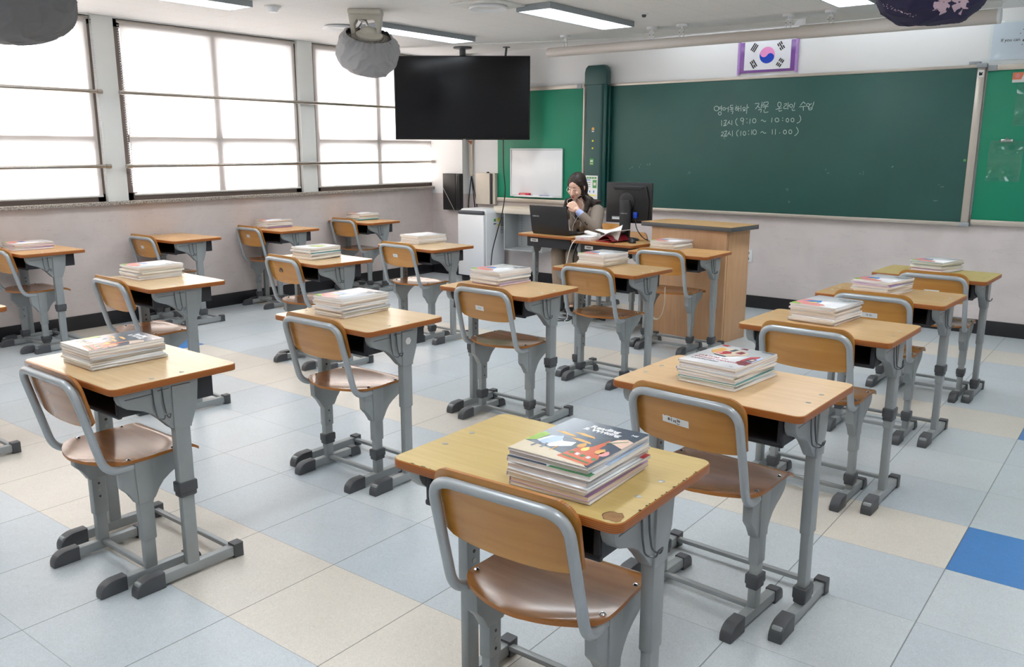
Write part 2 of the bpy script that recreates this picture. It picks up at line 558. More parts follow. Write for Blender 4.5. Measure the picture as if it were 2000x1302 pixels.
def floor_material():
    m = bpy.data.materials.new('vinyl_floor_tiles')
    m.use_nodes = True
    nt = m.node_tree
    b = nt.nodes['Principled BSDF']
    tc = N(nt, 'ShaderNodeTexCoord')
    sp = N(nt, 'ShaderNodeSeparateXYZ')
    nt.links.new(tc.outputs['Object'], sp.inputs[0])
    u = math_node(nt, 'DIVIDE', sp.outputs[0], TILE)
    v = math_node(nt, 'DIVIDE', sp.outputs[1], TILE)
    fu, fv = math_node(nt, 'FLOOR', u), math_node(nt, 'FLOOR', v)
    du = math_node(nt, 'SUBTRACT', u, fu)
    dv = math_node(nt, 'SUBTRACT', v, fv)
    beige = math_node(nt, 'COMPARE', math_node(nt, 'FLOORED_MODULO', fv, 4.0), 0.0, 0.1)
    blue_u = math_node(nt, 'COMPARE', math_node(nt, 'FLOORED_MODULO', fu, 13.0), 4.0, 0.1)
    blue = math_node(nt, 'MULTIPLY', beige, blue_u)
    cb = N(nt, 'ShaderNodeCombineXYZ')
    nt.links.new(fu, cb.inputs[0])
    nt.links.new(fv, cb.inputs[1])
    wn = N(nt, 'ShaderNodeTexWhiteNoise', noise_dimensions='2D')
    nt.links.new(cb.outputs[0], wn.inputs['Vector'])
    base = mix_col(nt, wn.outputs['Value'], rgb(184, 194, 201), rgb(196, 202, 205))
    bei = mix_col(nt, wn.outputs['Value'], rgb(208, 203, 194), rgb(214, 207, 196))
    c = mix_col(nt, beige, base, bei)
    c = mix_col(nt, blue, c, rgb(66, 126, 190))
    # flecks in the vinyl
    mp = N(nt, 'ShaderNodeMapping')
    mp.inputs['Scale'].default_value = (1.0, 1.0, 1.0)
    mp.inputs['Rotation'].default_value = (0, 0, 0.6)
    nt.links.new(tc.outputs['Object'], mp.inputs['Vector'])
    n1 = N(nt, 'ShaderNodeTexNoise')
    n1.inputs['Scale'].default_value = 90
    n1.inputs['Detail'].default_value = 4
    n1.inputs['Distortion'].default_value = 2.5
    nt.links.new(mp.outputs[0], n1.inputs['Vector'])
    r1 = N(nt, 'ShaderNodeMapRange')
    r1.inputs[1].default_value = 0.35
    r1.inputs[2].default_value = 0.65
    r1.inputs[3].default_value = 0.90
    r1.inputs[4].default_value = 1.08
    nt.links.new(n1.outputs['Fac'], r1.inputs[0])
    # soft scuffs and grime
    n2 = N(nt, 'ShaderNodeTexNoise')
    n2.inputs['Scale'].default_value = 2.6
    n2.inputs['Detail'].default_value = 6
    nt.links.new(tc.outputs['Object'], n2.inputs['Vector'])
    r2 = N(nt, 'ShaderNodeMapRange')
    r2.inputs[1].default_value = 0.3
    r2.inputs[2].default_value = 0.7
    r2.inputs[3].default_value = 0.93
    r2.inputs[4].default_value = 1.04
    nt.links.new(n2.outputs['Fac'], r2.inputs[0])
    f = math_node(nt, 'MULTIPLY', r1.outputs[0], r2.outputs[0])
    # joints
    ju = math_node(nt, 'LESS_THAN', math_node(nt, 'MINIMUM', du, math_node(nt, 'SUBTRACT', 1.0, du)), 0.0045)
    jv = math_node(nt, 'LESS_THAN', math_node(nt, 'MINIMUM', dv, math_node(nt, 'SUBTRACT', 1.0, dv)), 0.003)
    j = math_node(nt, 'MAXIMUM', math_node(nt, 'MULTIPLY', ju, 0.62), math_node(nt, 'MULTIPLY', jv, 0.38))
    f = math_node(nt, 'MULTIPLY', f, math_node(nt, 'SUBTRACT', 1.0, j))
    vm = N(nt, 'ShaderNodeVectorMath', operation='SCALE')
    nt.links.new(c, vm.inputs[0])
    nt.links.new(f, vm.inputs['Scale'])
    nt.links.new(vm.outputs[0], b.inputs['Base Color'])
    r3 = N(nt, 'ShaderNodeMapRange')
    r3.inputs[3].default_value = 0.22
    r3.inputs[4].default_value = 0.42
    nt.links.new(n2.outputs['Fac'], r3.inputs[0])
    nt.links.new(r3.outputs[0], b.inputs['Roughness'])
    b.inputs['Specular IOR Level'].default_value = 0.5
    n3 = N(nt, 'ShaderNodeTexNoise')
    n3.inputs['Scale'].default_value = 7
    nt.links.new(tc.outputs['Object'], n3.inputs['Vector'])
    bp = N(nt, 'ShaderNodeBump')
    bp.inputs['Strength'].default_value = 0.12
    bp.inputs['Distance'].default_value = 0.01
    nt.links.new(n3.outputs['Fac'], bp.inputs['Height'])
    nt.links.new(bp.outputs[0], b.inputs['Normal'])
    return m

def wall_material(name, up, low, z_split, scuff=0.16):
    m = bpy.data.materials.new(name)
    m.use_nodes = True
    nt = m.node_tree
    b = nt.nodes['Principled BSDF']
    b.inputs['Roughness'].default_value = 0.6
    tc = N(nt, 'ShaderNodeTexCoord')
    sp = N(nt, 'ShaderNodeSeparateXYZ')
    nt.links.new(tc.outputs['Object'], sp.inputs[0])
    hi = math_node(nt, 'GREATER_THAN', sp.outputs[2], z_split)
    n = N(nt, 'ShaderNodeTexNoise')
    n.inputs['Scale'].default_value = 3.0
    n.inputs['Detail'].default_value = 7
    n.inputs['Distortion'].default_value = 0.8
    nt.links.new(tc.outputs['Object'], n.inputs['Vector'])
    r = N(nt, 'ShaderNodeMapRange')
    r.inputs[1].default_value = 0.42
    r.inputs[2].default_value = 0.8
    nt.links.new(n.outputs['Fac'], r.inputs[0])
    dark = tuple(c * (1 - 2.2 * scuff) for c in low[:3]) + (1,)
    lowc = mix_col(nt, r.outputs[0], low, dark)
    # a few long scratches
    mp = N(nt, 'ShaderNodeMapping')
    mp.inputs['Scale'].default_value = (1.2, 1.2, 9)
    nt.links.new(tc.outputs['Object'], mp.inputs['Vector'])
    n2 = N(nt, 'ShaderNodeTexNoise')
    n2.inputs['Scale'].default_value = 2.4
    n2.inputs['Detail'].default_value = 8
    nt.links.new(mp.outputs[0], n2.inputs['Vector'])
    s = math_node(nt, 'MULTIPLY', math_node(nt, 'COMPARE', n2.outputs['Fac'], 0.56, 0.004), 0.3)
    lowc = mix_col(nt, s, lowc, tuple(c * 0.5 for c in low[:3]) + (1,))
    c = mix_col(nt, hi, lowc, up)
    nt.links.new(c, b.inputs['Base Color'])
    return m

def ceiling_material():
    m = bpy.data.materials.new('mineral_fibre_ceiling')
    m.use_nodes = True
    nt = m.node_tree
    b = nt.nodes['Principled BSDF']
    b.inputs['Roughness'].default_value = 0.9
    tc = N(nt, 'ShaderNodeTexCoord')
    sp = N(nt, 'ShaderNodeSeparateXYZ')
    nt.links.new(tc.outputs['Object'], sp.inputs[0])
    def seam(o, period, w):
        u = math_node(nt, 'DIVIDE', o, period)
        d = math_node(nt, 'SUBTRACT', u, math_node(nt, 'FLOOR', u))
        return math_node(nt, 'LESS_THAN', d, w / period)
    j = math_node(nt, 'MAXIMUM', seam(sp.outputs[0], 0.3, 0.0025), seam(sp.outputs[1], 0.6, 0.0025))
    # short worm holes, sparse
    mp = N(nt, 'ShaderNodeMapping')
    mp.inputs['Scale'].default_value = (9, 22, 1)
    mp.inputs['Rotation'].default_value = (0, 0, 0.35)
    nt.links.new(tc.outputs['Object'], mp.inputs['Vector'])
    vo = N(nt, 'ShaderNodeTexVoronoi')
    vo.inputs['Scale'].default_value = 1.0
    nt.links.new(mp.outputs[0], vo.inputs['Vector'])
    h = math_node(nt, 'LESS_THAN', vo.outputs['Distance'], 0.085)
    n = N(nt, 'ShaderNodeTexNoise')
    n.inputs['Scale'].default_value = 60
    nt.links.new(tc.outputs['Object'], n.inputs['Vector'])
    base = mix_col(nt, n.outputs['Fac'], rgb(230, 230, 230), rgb(240, 240, 239))
    c = mix_col(nt, math_node(nt, 'MULTIPLY', j, 0.35), base, rgb(120, 120, 122))
    c = mix_col(nt, math_node(nt, 'MULTIPLY', h, 0.3), c, rgb(110, 110, 110))
    nt.links.new(c, b.inputs['Base Color'])
    return m

def granite_material():
    m = bpy.data.materials.new('granite_sill')
    m.use_nodes = True
    nt = m.node_tree
    b = nt.nodes['Principled BSDF']
    b.inputs['Roughness'].default_value = 0.4
    tc = N(nt, 'ShaderNodeTexCoord')
    n = N(nt, 'ShaderNodeTexNoise')
    n.inputs['Scale'].default_value = 110
    n.inputs['Detail'].default_value = 5
    nt.links.new(tc.outputs['Object'], n.inputs['Vector'])
    cr = N(nt, 'ShaderNodeValToRGB')
    cr.color_ramp.elements[0].position = 0.38
    cr.color_ramp.elements[0].color = rgb(98, 92, 88)
    cr.color_ramp.elements[1].position = 0.62
    cr.color_ramp.elements[1].color = rgb(196, 188, 178)
    nt.links.new(n.outputs['Fac'], cr.inputs[0])
    nt.links.new(cr.outputs[0], b.inputs['Base Color'])
    return m

def blind_material():
    m = bpy.data.materials.new('translucent_blind_cloth')
    m.use_nodes = True
    nt = m.node_tree
    nt.nodes.remove(nt.nodes['Principled BSDF'])
    d = N(nt, 'ShaderNodeBsdfDiffuse')
    d.inputs[0].default_value = rgb(236, 230, 226)
    t = N(nt, 'ShaderNodeBsdfTranslucent')
    t.inputs[0].default_value = rgb(252, 241, 234)
    mx = N(nt, 'ShaderNodeMixShader')
    mx.inputs[0].default_value = 0.5
    nt.links.new(d.outputs[0], mx.inputs[1])
    nt.links.new(t.outputs[0], mx.inputs[2])
    nt.links.new(mx.outputs[0], nt.nodes['Material Output'].inputs[0])
    return m

def glass_material(name, tint=(1, 1, 1, 1), gloss=0.06, rough=0.02):
    m = bpy.data.materials.new(name)
    m.use_nodes = True
    nt = m.node_tree
    nt.nodes.remove(nt.nodes['Principled BSDF'])
    t = N(nt, 'ShaderNodeBsdfTransparent')
    t.inputs[0].default_value = tint
    g = N(nt, 'ShaderNodeBsdfGlossy')
    g.inputs['Roughness'].default_value = rough
    mx = N(nt, 'ShaderNodeMixShader')
    mx.inputs[0].default_value = gloss
    nt.links.new(t.outputs[0], mx.inputs[1])
    nt.links.new(g.outputs[0], mx.inputs[2])
    nt.links.new(mx.outputs[0], nt.nodes['Material Output'].inputs[0])
    return m

M['floor'] = floor_material()
M['ceiling'] = ceiling_material()
M['granite'] = granite_material()
M['blind'] = blind_material()
M['glass'] = glass_material('window_glass')
M['acrylic'] = glass_material('clear_acrylic', (0.93, 0.98, 0.985, 1), 0.05, 0.04)
M['wall_front'] = wall_material('front_wall_paint', rgb(236, 238, 240), rgb(214, 205, 203), 0.98, 0.055)
M['wall_window'] = wall_material('window_wall_paint', rgb(212, 216, 214), rgb(212, 201, 197), 1.045, 0.06)
M['wall_plain'] = wall_material('plain_wall_paint', rgb(238, 236, 232), rgb(216, 208, 204), 1.0)
M['pillar'] = mat('pillar_paint', rgb(236, 239, 237), 0.5, 0, 0.02, 3)
M['base'] = mat('black_baseboard_paint', rgb(30, 30, 34), 0.4, 0, 0.35, 5)

struct(MB().box(((XL + XR) / 2 - 0.15, (YB + YF) / 2, -0.05), (XR - XL + 0.9, YF - YB + 0.6, 0.1), M['floor']).build('floor'))
struct(MB().box(((XL + XR) / 2 - 0.15, (YB + YF) / 2, ZC + 0.05), (XR - XL + 0.9, YF - YB + 0.6, 0.1), M['ceiling']).build('ceiling'))
struct(MB().box(((XL + XR) / 2 - 0.15, YF + 0.1, ZC / 2), (XR - XL + 0.9, 0.2, ZC), M['wall_front']).build('wall_front'))
struct(MB().box(((XL + XR) / 2 - 0.15, YB - 0.1, ZC / 2), (XR - XL + 0.9, 0.2, ZC), M['wall_plain']).build('wall_back'))
struct(MB().box((XR + 0.1, (YB + YF) / 2, ZC / 2), (0.2, YF - YB, ZC), M['wall_plain']).build('wall_right'))
# corner column by the last window
struct(MB().box(((XL - 4.433) / 2, (6.33 + YF) / 2, ZC / 2), (XL * -1 - 4.433, YF - 6.33, ZC), M['wall_front']).build('wall_corner_column'))
# window wall: parapet, pillars, head
WT = 0.125
XO = XL - WT
openings = [(-1.80, 0.16), (0.34, 2.275), (2.46, 4.372), (4.562, 6.42)]
SILL_Z, HEAD_Z = 1.05, 2.572
b = MB()
b.box(((XL + XO) / 2, (YB + YF) / 2, SILL_Z / 2 - 0.01), (WT, YF - YB, SILL_Z - 0.02), M['wall_window'])
struct(b.build('wall_left'))
edges = [YB] + [v for o in openings for v in o] + [YF]
for k in range(0, len(edges), 2):
    y0, y1 = edges[k], edges[k + 1]
    struct(MB().box(((XL + XO) / 2, (y0 + y1) / 2, (SILL_Z + ZC) / 2), (WT, y1 - y0, ZC - SILL_Z), M['pillar'], 0.004).build('wall_pillar'))
for y0, y1 in openings:
    struct(MB().box(((XL + XO) / 2, (y0 + y1) / 2, (HEAD_Z + ZC) / 2), (WT, y1 - y0, ZC - HEAD_Z), M['pillar']).build('wall_lintel'))
struct(MB().box((XL - 0.06, (YB + YF) / 2 - 0.05, SILL_Z - 0.005), (0.22, YF - YB - 0.12, 0.03), M['granite'], 0.004).build('trim_1'))
struct(MB().box((XL + 0.006, (YB + 6.33) / 2, 0.06), (0.012, 6.33 - YB, 0.12), M['base'], 0.002).build('baseboard_left'))
struct(MB().box(((-4.433 + XR) / 2, YF - 0.006, 0.06), (XR + 4.433, 0.012, 0.12), M['base'], 0.002).build('baseboard_front'))
struct(MB().box(((XL - 4.433) / 2 + 0.006, 6.33 - 0.006, 0.06), (0.497, 0.012, 0.12), M['base'], 0.002).build('baseboard_column'))

# windows: brown sash frames with two panes, transom; the panes are real glass
XW = XL - 0.078
for k, (y0, y1) in enumerate(openings):
    w = thing('window_%d' % (k + 1), 'window', 'window', (XW, y0, SILL_Z + 0.01))
    del w['label'], w['category']
    struct(w)
    W, H = y1 - y0, HEAD_Z - SILL_Z - 0.01
    b = MB()
    f = 0.068
    b.box((0, W / 2, f / 2), (0.08, W, f), M['frame_brown'], 0.003)
    b.box((0, W / 2, H - f / 2), (0.08, W, f), M['frame_brown'], 0.003)
    b.box((0, f / 2, H / 2), (0.08, f, H), M['frame_brown'], 0.003)
    b.box((0, W - f / 2, H / 2), (0.08, f, H), M['frame_brown'], 0.003)
    b.box((0.005, W / 2, H / 2), (0.06, 0.07, H - 2 * f), M['frame_brown'], 0.003)
    b.box((0.01, W / 2, 0.53), (0.05, W - 2 * f, 0.07), M['frame_brown'], 0.003)
    b.build('window_frame', w)
    for (a, c) in ((f, W / 2 - 0.035), (W / 2 + 0.035, W - f)):
        MB().box((0, (a + c) / 2, H / 2), (0.005, c - a, H - 2 * f), M['glass']).build('window_pane', w)

# roller blinds
blinds = [(-1.78, 0.14, 'behind the camera side'), (0.37, 2.245, 'W1'), (2.525, 4.345, 'W2'), (4.585, 6.385, 'W3')]
blind_labels = ['translucent roller blind on the window behind the others', 'glowing white roller blind at the frame edge, chain on the wide pillar',
                'glowing white roller blind on the full middle window between two pillars', 'glowing white roller blind on the window behind the television']
XB = XL - 0.022
for k, (y0, y1, _) in enumerate(blinds):
    t = thing('roller_blind', blind_labels[k], 'blind', (XB, y0, 2.555), 0, 'roller blinds on the windows')
    W = y1 - y0
    ztop, zbot = 0.0, 1.108 - 2.555
    b = MB()
    nu, nv = 40, 14
    grid = [[b.bm.verts.new((0.006 * noise.noise(Vector((i * 0.16 + k * 7, j * 0.25, 0))) * (j / nv) , W * i / nu + (0.03 * max(0.0, (j / nv - 0.86) / 0.14) * (1 - i / nu) if k == 2 else 0.0), ztop + (zbot - ztop) * j / nv)) for j in range(nv + 1)] for i in range(nu + 1)]
    fs = [b.bm.faces.new((grid[i][j], grid[i + 1][j], grid[i + 1][j + 1], grid[i][j + 1])) for i in range(nu) for j in range(nv)]
    b._done(fs, M['blind'])
    b.build('blind_cloth', t)
    MB().tube([(0, 0, zbot), (0, W, zbot)], 0.009, M['white_paint'], 8).build('bottom_bar', t)
    MB().tube([(-0.012, -0.02, 0.0), (-0.012, W + 0.02, 0.0)], 0.013, M['alu'], 10).build('roller_tube', t)
    # beaded chain, at the pillar end that shows it
    yc = {0: W + 0.02, 1: W + 0.02, 2: -0.03, 3: W + 0.01}[k]
    b = MB()
    for s in (0, 1):
        L = 1.36
        for q in range(68):
            z = -0.02 - L * q / 68
            spread = 0.03 * math.sin(PI * min(1, q / 68 * 1.0)) ** 0.6 * (1 if q > 40 else 0.5)
            b.box((0.025, yc + (spread if s else 0.0), z), (0.007, 0.007, 0.009), M['white_gloss'])
    b.build('bead_chain', t)

# stainless safety rails across the windows
rails = [(0.30, 2.285, 1.965, 'upper steel rail ending on the wide pillar near the grey fan bag'),
         (0.30, 2.30, 1.357, 'lower steel rail ending on the wide pillar near the grey fan bag'),
         (2.44, 6.20, 1.967, 'upper steel rail crossing the middle window and passing behind the television'),
         (2.44, 6.46 - 0.14, 1.355, 'lower steel rail crossing the middle window to the corner column')]
for y0, y1, z, lab in rails:
    t = thing('safety_rail', lab, 'rail', (XL + 0.045, y0, z), 0, 'steel safety rails in front of the windows')
    L = y1 - y0
    MB().tube([(0, 0, 0), (0, L, 0)], 0.0155, M['stainless'], 14).build('bar', t)
    for yy in (0.02, L - 0.02):
        MB().tube([(0, yy - 0.022, 0), (0, yy + 0.022, 0)], 0.019, M['stainless'], 14).tube([(-0.043, yy, 0), (0, yy, 0)], 0.009, M['stainless'], 8).build('end_fitting', t)

# ceiling cable duct
struct(MB().tube([(-4.90, 5.28, 2.572), (-2.977, 5.908, 2.572), (-1.95, 6.27, 2.572)], 0.012, M['white_paint'], 6).build('trim_2'))

# ------------------------------------------------------------------ ceiling lamps
def fixture(x, y0, y1, w, label):
    t = thing('ceiling_lamp', label, 'lamp', (x, (y0 + y1) / 2, ZC - 0.0015), 0, 'louvred fluorescent ceiling lamps')
    L = y1 - y0
    b = MB()
    d = 0.045
    b.box((0, 0, -0.008), (w - 0.026, L - 0.034, 0.012), M['fixture'])
    for s in (-1, 1):
        b.box((s * (w / 2 - 0.006), 0, -d / 2), (0.012, L, d), M['fixture'])
        b.box((0, s * (L / 2 - 0.008), -d / 2), (w - 0.024, 0.016, d), M['fixture'])
    b.build('housing', t)
    MB().box((0, 0, -0.024), (w - 0.026, L - 0.034, 0.004), M['lamp']).build('light_panel', t)
    b = MB()
    n = 22
    for k in range(1, n):
        b.box((0, -L / 2 + L * k / n, -0.038), (w - 0.026, 0.0015, 0.012), M['louver'])
    for q in (-1, 0, 1):
        b.box((q * w / 4, 0, -0.036), (0.0015, L - 0.034, 0.016), M['louver'])
    b.build('louver', t)
    return t
for x, y0, y1, w, lab in ((-3.47, 4.02, 5.27, 0.28, 'lit ceiling lamp just behind the grey bagged fan above the television'),
                          (-1.74, 4.05, 5.31, 0.32, 'lit ceiling lamp in front of the left end of the screen tube'),
                          (0.27, 4.10, 5.33, 0.28, 'lit ceiling lamp nearest the navy bagged fan'),
                          (2.1, 4.10, 5.33, 0.28, 'lit ceiling lamp above the right green board'),
                          (-3.47, 1.44, 2.69, 0.28, 'lit ceiling lamp above the middle window at the top edge'),
                          (-1.74, 1.44, 2.69, 0.28, 'lit ceiling lamp over the third row of desks'),
                          (0.27, 1.44, 2.69, 0.28, 'lit ceiling lamp over the fourth row of desks'),
                          (2.1, 1.44, 2.69, 0.28, 'lit ceiling lamp over the aisle by the far wall'),
                          (-3.47, -1.2, 0.05, 0.28, 'lit ceiling lamp over the back of the window row'),
                          (-1.74, -1.2, 0.05, 0.28, 'lit ceiling lamp over the back of the third row'),
                          (0.27, -1.2, 0.05, 0.28, 'lit ceiling lamp over the back of the fourth row'),
                          (2.1, -1.2, 0.05, 0.28, 'lit ceiling lamp over the photographer')):
    fixture(x, y0, y1, w, lab)

# asymmetric lamps for the chalkboard, mounted behind the screen tube and shining at the wall
for x0_, x1_, lab in ((-1.90, -0.45, 'slim white chalkboard lamp behind the thinner half of the screen tube'), (-0.35, 1.10, 'slim white chalkboard lamp behind the thicker half of the screen tube')):
    t = thing('chalkboard_lamp', lab, 'lamp', ((x0_ + x1_) / 2, 6.08, ZC), 0, 'chalkboard lamps behind the screen tube')
    L_ = x1_ - x0_
    MB().prism([(-0.05, 0.0), (0.05, 0.0), (0.0, -0.010), (-0.032, -0.040), (-0.05, -0.046)], -L_ / 2, L_ / 2, M['white_paint'], 'X').build('housing', t)
    MB().tube([(-L_ / 2 + 0.02, -0.002, -0.020), (L_ / 2 - 0.02, -0.002, -0.020)], 0.008, M['lamp_board'], 10).build('fluorescent_tube', t)

# speakers and detectors in the ceiling
def speaker(x, y, lab, square):
    t = thing('ceiling_speaker', lab, 'speaker', (x, y, ZC), 0)
    if square:
        MB().box((0, 0, -0.008), (0.42, 0.42, 0.016), M['white_paint'], 0.004).build('mounting_plate', t)
    b = MB()
    b.lathe([(0.10, -0.004), (0.14, -0.006), (0.15, -0.022), (0.145, -0.03), (0.125, -0.024), (0.10, -0.012)], M['white_plastic'], (0, 0, -0.012 if square else 0), 32, close=False)
    b.build('rim', t)
    MB().lathe([(0.0001, -0.012), (0.10, -0.012), (0.10, -0.008), (0.0001, -0.008)], M['white_paint'], (0, 0, -0.012 if square else 0), 32, close=False).build('grille', t)
speaker(-3.84, 3.98, 'round white flush ceiling speaker beside the grey bagged fan', False)
speaker(-2.02, 3.86, 'round white speaker on a square plate at the end of a ceiling lamp', True)
t = thing('smoke_detector', 'white dome smoke detector between two ceiling lamps at the top edge', 'detector', (-3.41, 2.93, ZC))
MB().lathe([(0.0001, -0.05), (0.03, -0.046), (0.045, -0.03), (0.05, -0.016), (0.052, 0)], M['white_plastic'], (0, 0, 0), 24).build('dome', t)
MB().lathe([(0.062, -0.012), (0.065, 0)], M['white_paint'], (0, 0, 0), 24).build('collar', t)
t = thing('heat_detector', 'tiny metal heat detector on the ceiling behind the screen tube lamp', 'detector', (-1.31, 4.99, ZC))
MB().lathe([(0.012, -0.028), (0.018, -0.02), (0.018, -0.008)], M['wire'], (0, 0, 0), 14).build('sensor', t)
MB().lathe([(0.034, -0.008), (0.036, 0)], M['white_plastic'], (0, 0, 0), 20).build('collar', t)

# ------------------------------------------------------------------ ceiling fans under fabric bags
def bag_mesh(m, seed, rx, rz, amp, fine=0.7):
    b = MB()
    nu, nv = 168, 96
    rings = []
    for j in range(nv + 1):
        ph = -PI / 2 + (PI * 0.79) * j / nv           # open at the top where the cage shows
        ring = []
        for i in range(nu):
            th = 2 * PI * i / nu
            c, s = math.cos(ph), math.sin(ph)
            c = math.copysign(abs(c) ** 0.72, c)       # boxy cushion profile
            s = math.copysign(abs(s) ** 0.85, s)
            p = Vector((rx * c * math.cos(th), rx * c * math.sin(th), rz * s))
            q = p * 4.6 + Vector((seed, seed * 2.3, 0))
            a1 = 1 - abs(noise.noise(q)) * 2
            a2 = 1 - abs(noise.noise(q * 2.3 + Vector((9, 1, 4)))) * 2
            a3 = noise.noise(q * 0.45)
            a4 = 1 - abs(noise.noise(q * 4.6 + Vector((2, 7, 5)))) * 2
            gather = 0.005 * math.sin(th * 30 + 5 * a3) * max(0, (j / nv - 0.72) / 0.28)
            d = amp * (0.55 * a1 ** 3 + fine * 0.5 * a2 ** 3 + 0.05 * a4 + 0.7 * a3) + gather
            ring.append(b.bm.verts.new(p + p.normalized() * d))
        rings.append(ring)
    fs = []
    for A, B in zip(rings, rings[1:]):
        for i in range(nu):
            fs.append(b.bm.faces.new((A[i], A[(i + 1) % nu], B[(i + 1) % nu], B[i])))
    b._done(fs, m)
    return b

def fan(loc, bag_c, tilt, bag_mat, seed, label, rx=0.275, rz=0.185, flower=False):
    t = thing('ceiling_fan', label, 'fan', loc, R(38), 'ceiling fans under cloth bags')
    # yoke
    b = MB()
    b.box((0, 0, -0.02), (0.26, 0.20, 0.04), M['fan_cream'], 0.012)
    prof = [(-0.135, -0.02), (0.135, -0.02), (0.125, -0.10), (0.108, -0.215), (0.093, -0.235), (0.078, -0.215), (0.088, -0.11), (0.066, -0.075), (-0.066, -0.075), (-0.088, -0.11), (-0.078, -0.215), (-0.093, -0.235), (-0.108, -0.215), (-0.125, -0.10)]
    b.prism(prof, -0.045, 0.045, M['fan_cream'], 'Y', bev=0.006)
    b.build('mounting_yoke', t)
    b = MB()
    b.tube([(-0.05, 0.0, -0.07), (0.0, 0.0, -0.085), (0.02, 0.0, -0.13)], 0.012, M['chrome'], 8)
    b.tube([(-0.078, 0.0, -0.16), (-0.03, 0, -0.09)], 0.006, M['chrome'], 6)
    b.build('swivel_joint', t)
    tm = Euler((tilt[0], tilt[1], 0)).to_matrix().to_4x4()
    b = MB()
    b.lathe([(0.05, -0.02), (0.095, 0.0), (0.1, 0.03), (0.095, 0.08), (0.075, 0.125), (0.04, 0.145), (0.0001, 0.15)], M['fan_cream'], (0, 0, 0), 24, Matrix.Translation((0.01, 0, -0.255)) @ tm @ Matrix.Diagonal((0.85, 0.85, 0.9, 1)))
    b.build('motor_housing', t)
    # cage: rings and spokes
    rot = tuple(tilt) + (0,)
    b = MB()
    for k in range(7):
        r = 0.08 + 0.02 * k
        z = 0.035 - 0.006 * k
        b.tube([(r * math.cos(a), r * math.sin(a), z) for a in [2 * PI * q / 36 for q in range(36)]], 0.0022, M['cage'], 5, closed=True)
    for q in range(40):
        a = 2 * PI * q / 40
        b.tube([(0.07 * math.cos(a), 0.07 * math.sin(a), 0.04), (0.20 * math.cos(a), 0.20 * math.sin(a), -0.005)], 0.0016, M['cage'], 4)
    b.lathe([(0.06, 0.02), (0.10, 0.025), (0.105, 0.045), (0.06, 0.05)], M['fan_cream'], (0, 0, 0), 24)
    cage_off = Vector(bag_c) + (tm @ Vector((0, 0, rz * 0.62)))
    b.build('cage', t, cage_off, rot)
    bag = bag_mesh(bag_mat, seed, rx, rz, 0.024).build('cloth_bag', t, bag_c, rot, sharp=None)
    return t, bag
fan((-2.985, 3.5, ZC), (0.015, -0.02, -0.325), (R(25), R(10)), M['bag_grey'], 3.1, 'ceiling fan in a crumpled pale grey bag, beside the television', 0.240, 0.165)
fan((-2.83, 0.83, ZC), (0, 0, -0.315), (R(-6), R(-14)), M['bag_dark'], 8.7, 'ceiling fan in a dark grey bag at the top corner by the windows', 0.265, 0.18)
ft, fb = fan((1.2, 3.42, ZC), (0, 0, -0.295), (R(0), R(0)), M['bag_navy'], 5.2, 'ceiling fan in a navy bag printed with a pink blossom', 0.245, 0.155)

# printed blossom on the navy bag, laid on the cloth surface
def on_bag(bag, origin, direction):
    me = bag.data
    ok, loc, nor, idx = bag.ray_cast(origin, direction)
    return (loc, nor) if ok else (None, None)
def bag_print(bag, name, shapes, m, centre, out):
    """shapes: polygons in the plane facing 'out'; thrown onto the bag along -out"""
    out = Vector(out).normalized()
    ux = Vector((0, 0, 1)).cross(out).normalized()
    uz = out.cross(ux).normalized()
    b = MB()
    bpy.context.view_layer.update()
    for poly in shapes:
        # fan of small triangles so that the print follows the folds
        n = len(poly)
        cx, cz = sum(p[0] for p in poly) / n, sum(p[1] for p in poly) / n
        rings = []
        for s in (0.02, 0.35, 0.7, 1.0):
            ring = []
            for (px, pz) in poly:
                a = centre + ux * (cx + (px - cx) * s) + uz * (cz + (pz - cz) * s) + out * 0.5
                loc, nor = on_bag(bag, a, -out)
                ring.append(b.bm.verts.new((loc + out * 0.0025) if loc else (centre + out * 0.2)))
            rings.append(ring)
        for A, B in zip(rings, rings[1:]):
            for i in range(n):
                b._done([b.bm.faces.new((A[i], A[(i + 1) % n], B[(i + 1) % n], B[i]))], m)
    o = b.build(name, bag, sharp=None)
    return o
def petal(a, L=0.105, W=0.036):
    pts = []
    base = [(0.012, 0), (0.03, W * 0.55), (0.055, W * 0.95), (0.08, W), (L, W * 0.55), (L - 0.014, 0.0), (L + 0.004, -W * 0.5), (0.08, -W), (0.055, -W * 0.95), (0.03, -W * 0.55)]
    ca, sa = math.cos(a), math.sin(a)
    return [(x * ca - y * sa, x * sa + y * ca) for x, y in base]
inv = fb.matrix_world
bpy.context.view_layer.update()
toc = fb.matrix_world.inverted().to_3x3() @ (Vector((2.28, -1.437, 1.9)) - Vector((1.2, 3.42, 2.25)))
bag_print(fb, 'blossom_print', [petal(R(18 + 72 * k)) for k in range(5)], M['blossom'], Vector((0, 0, -0.035)) + Vector((0, 0, 1)).cross(toc.normalized()) * 0.085, toc)
rr = random.Random(4)
small = []
for k in range(26):
    cx, cz = -0.22 + 0.155 * k / 26 + rr.uniform(-.006, .006), -0.06 - 0.075 * (k / 26) ** 0.7 + rr.uniform(-.006, .006)
    small.append([(cx, cz), (cx + 0.007, cz + rr.uniform(-.002, .003)), (cx + 0.004, cz + 0.004)])
bag_print(fb, 'sprig_print', small, M['blossom'], Vector((0, 0, 0)), toc)

# ------------------------------------------------------------------ front wall: boards
BY = YF - 0.035          # face of the boards
def front_text_mx(x, y, z):
    return Matrix.Translation((x, y, z)) @ Matrix.Rotation(PI / 2, 4, 'X')

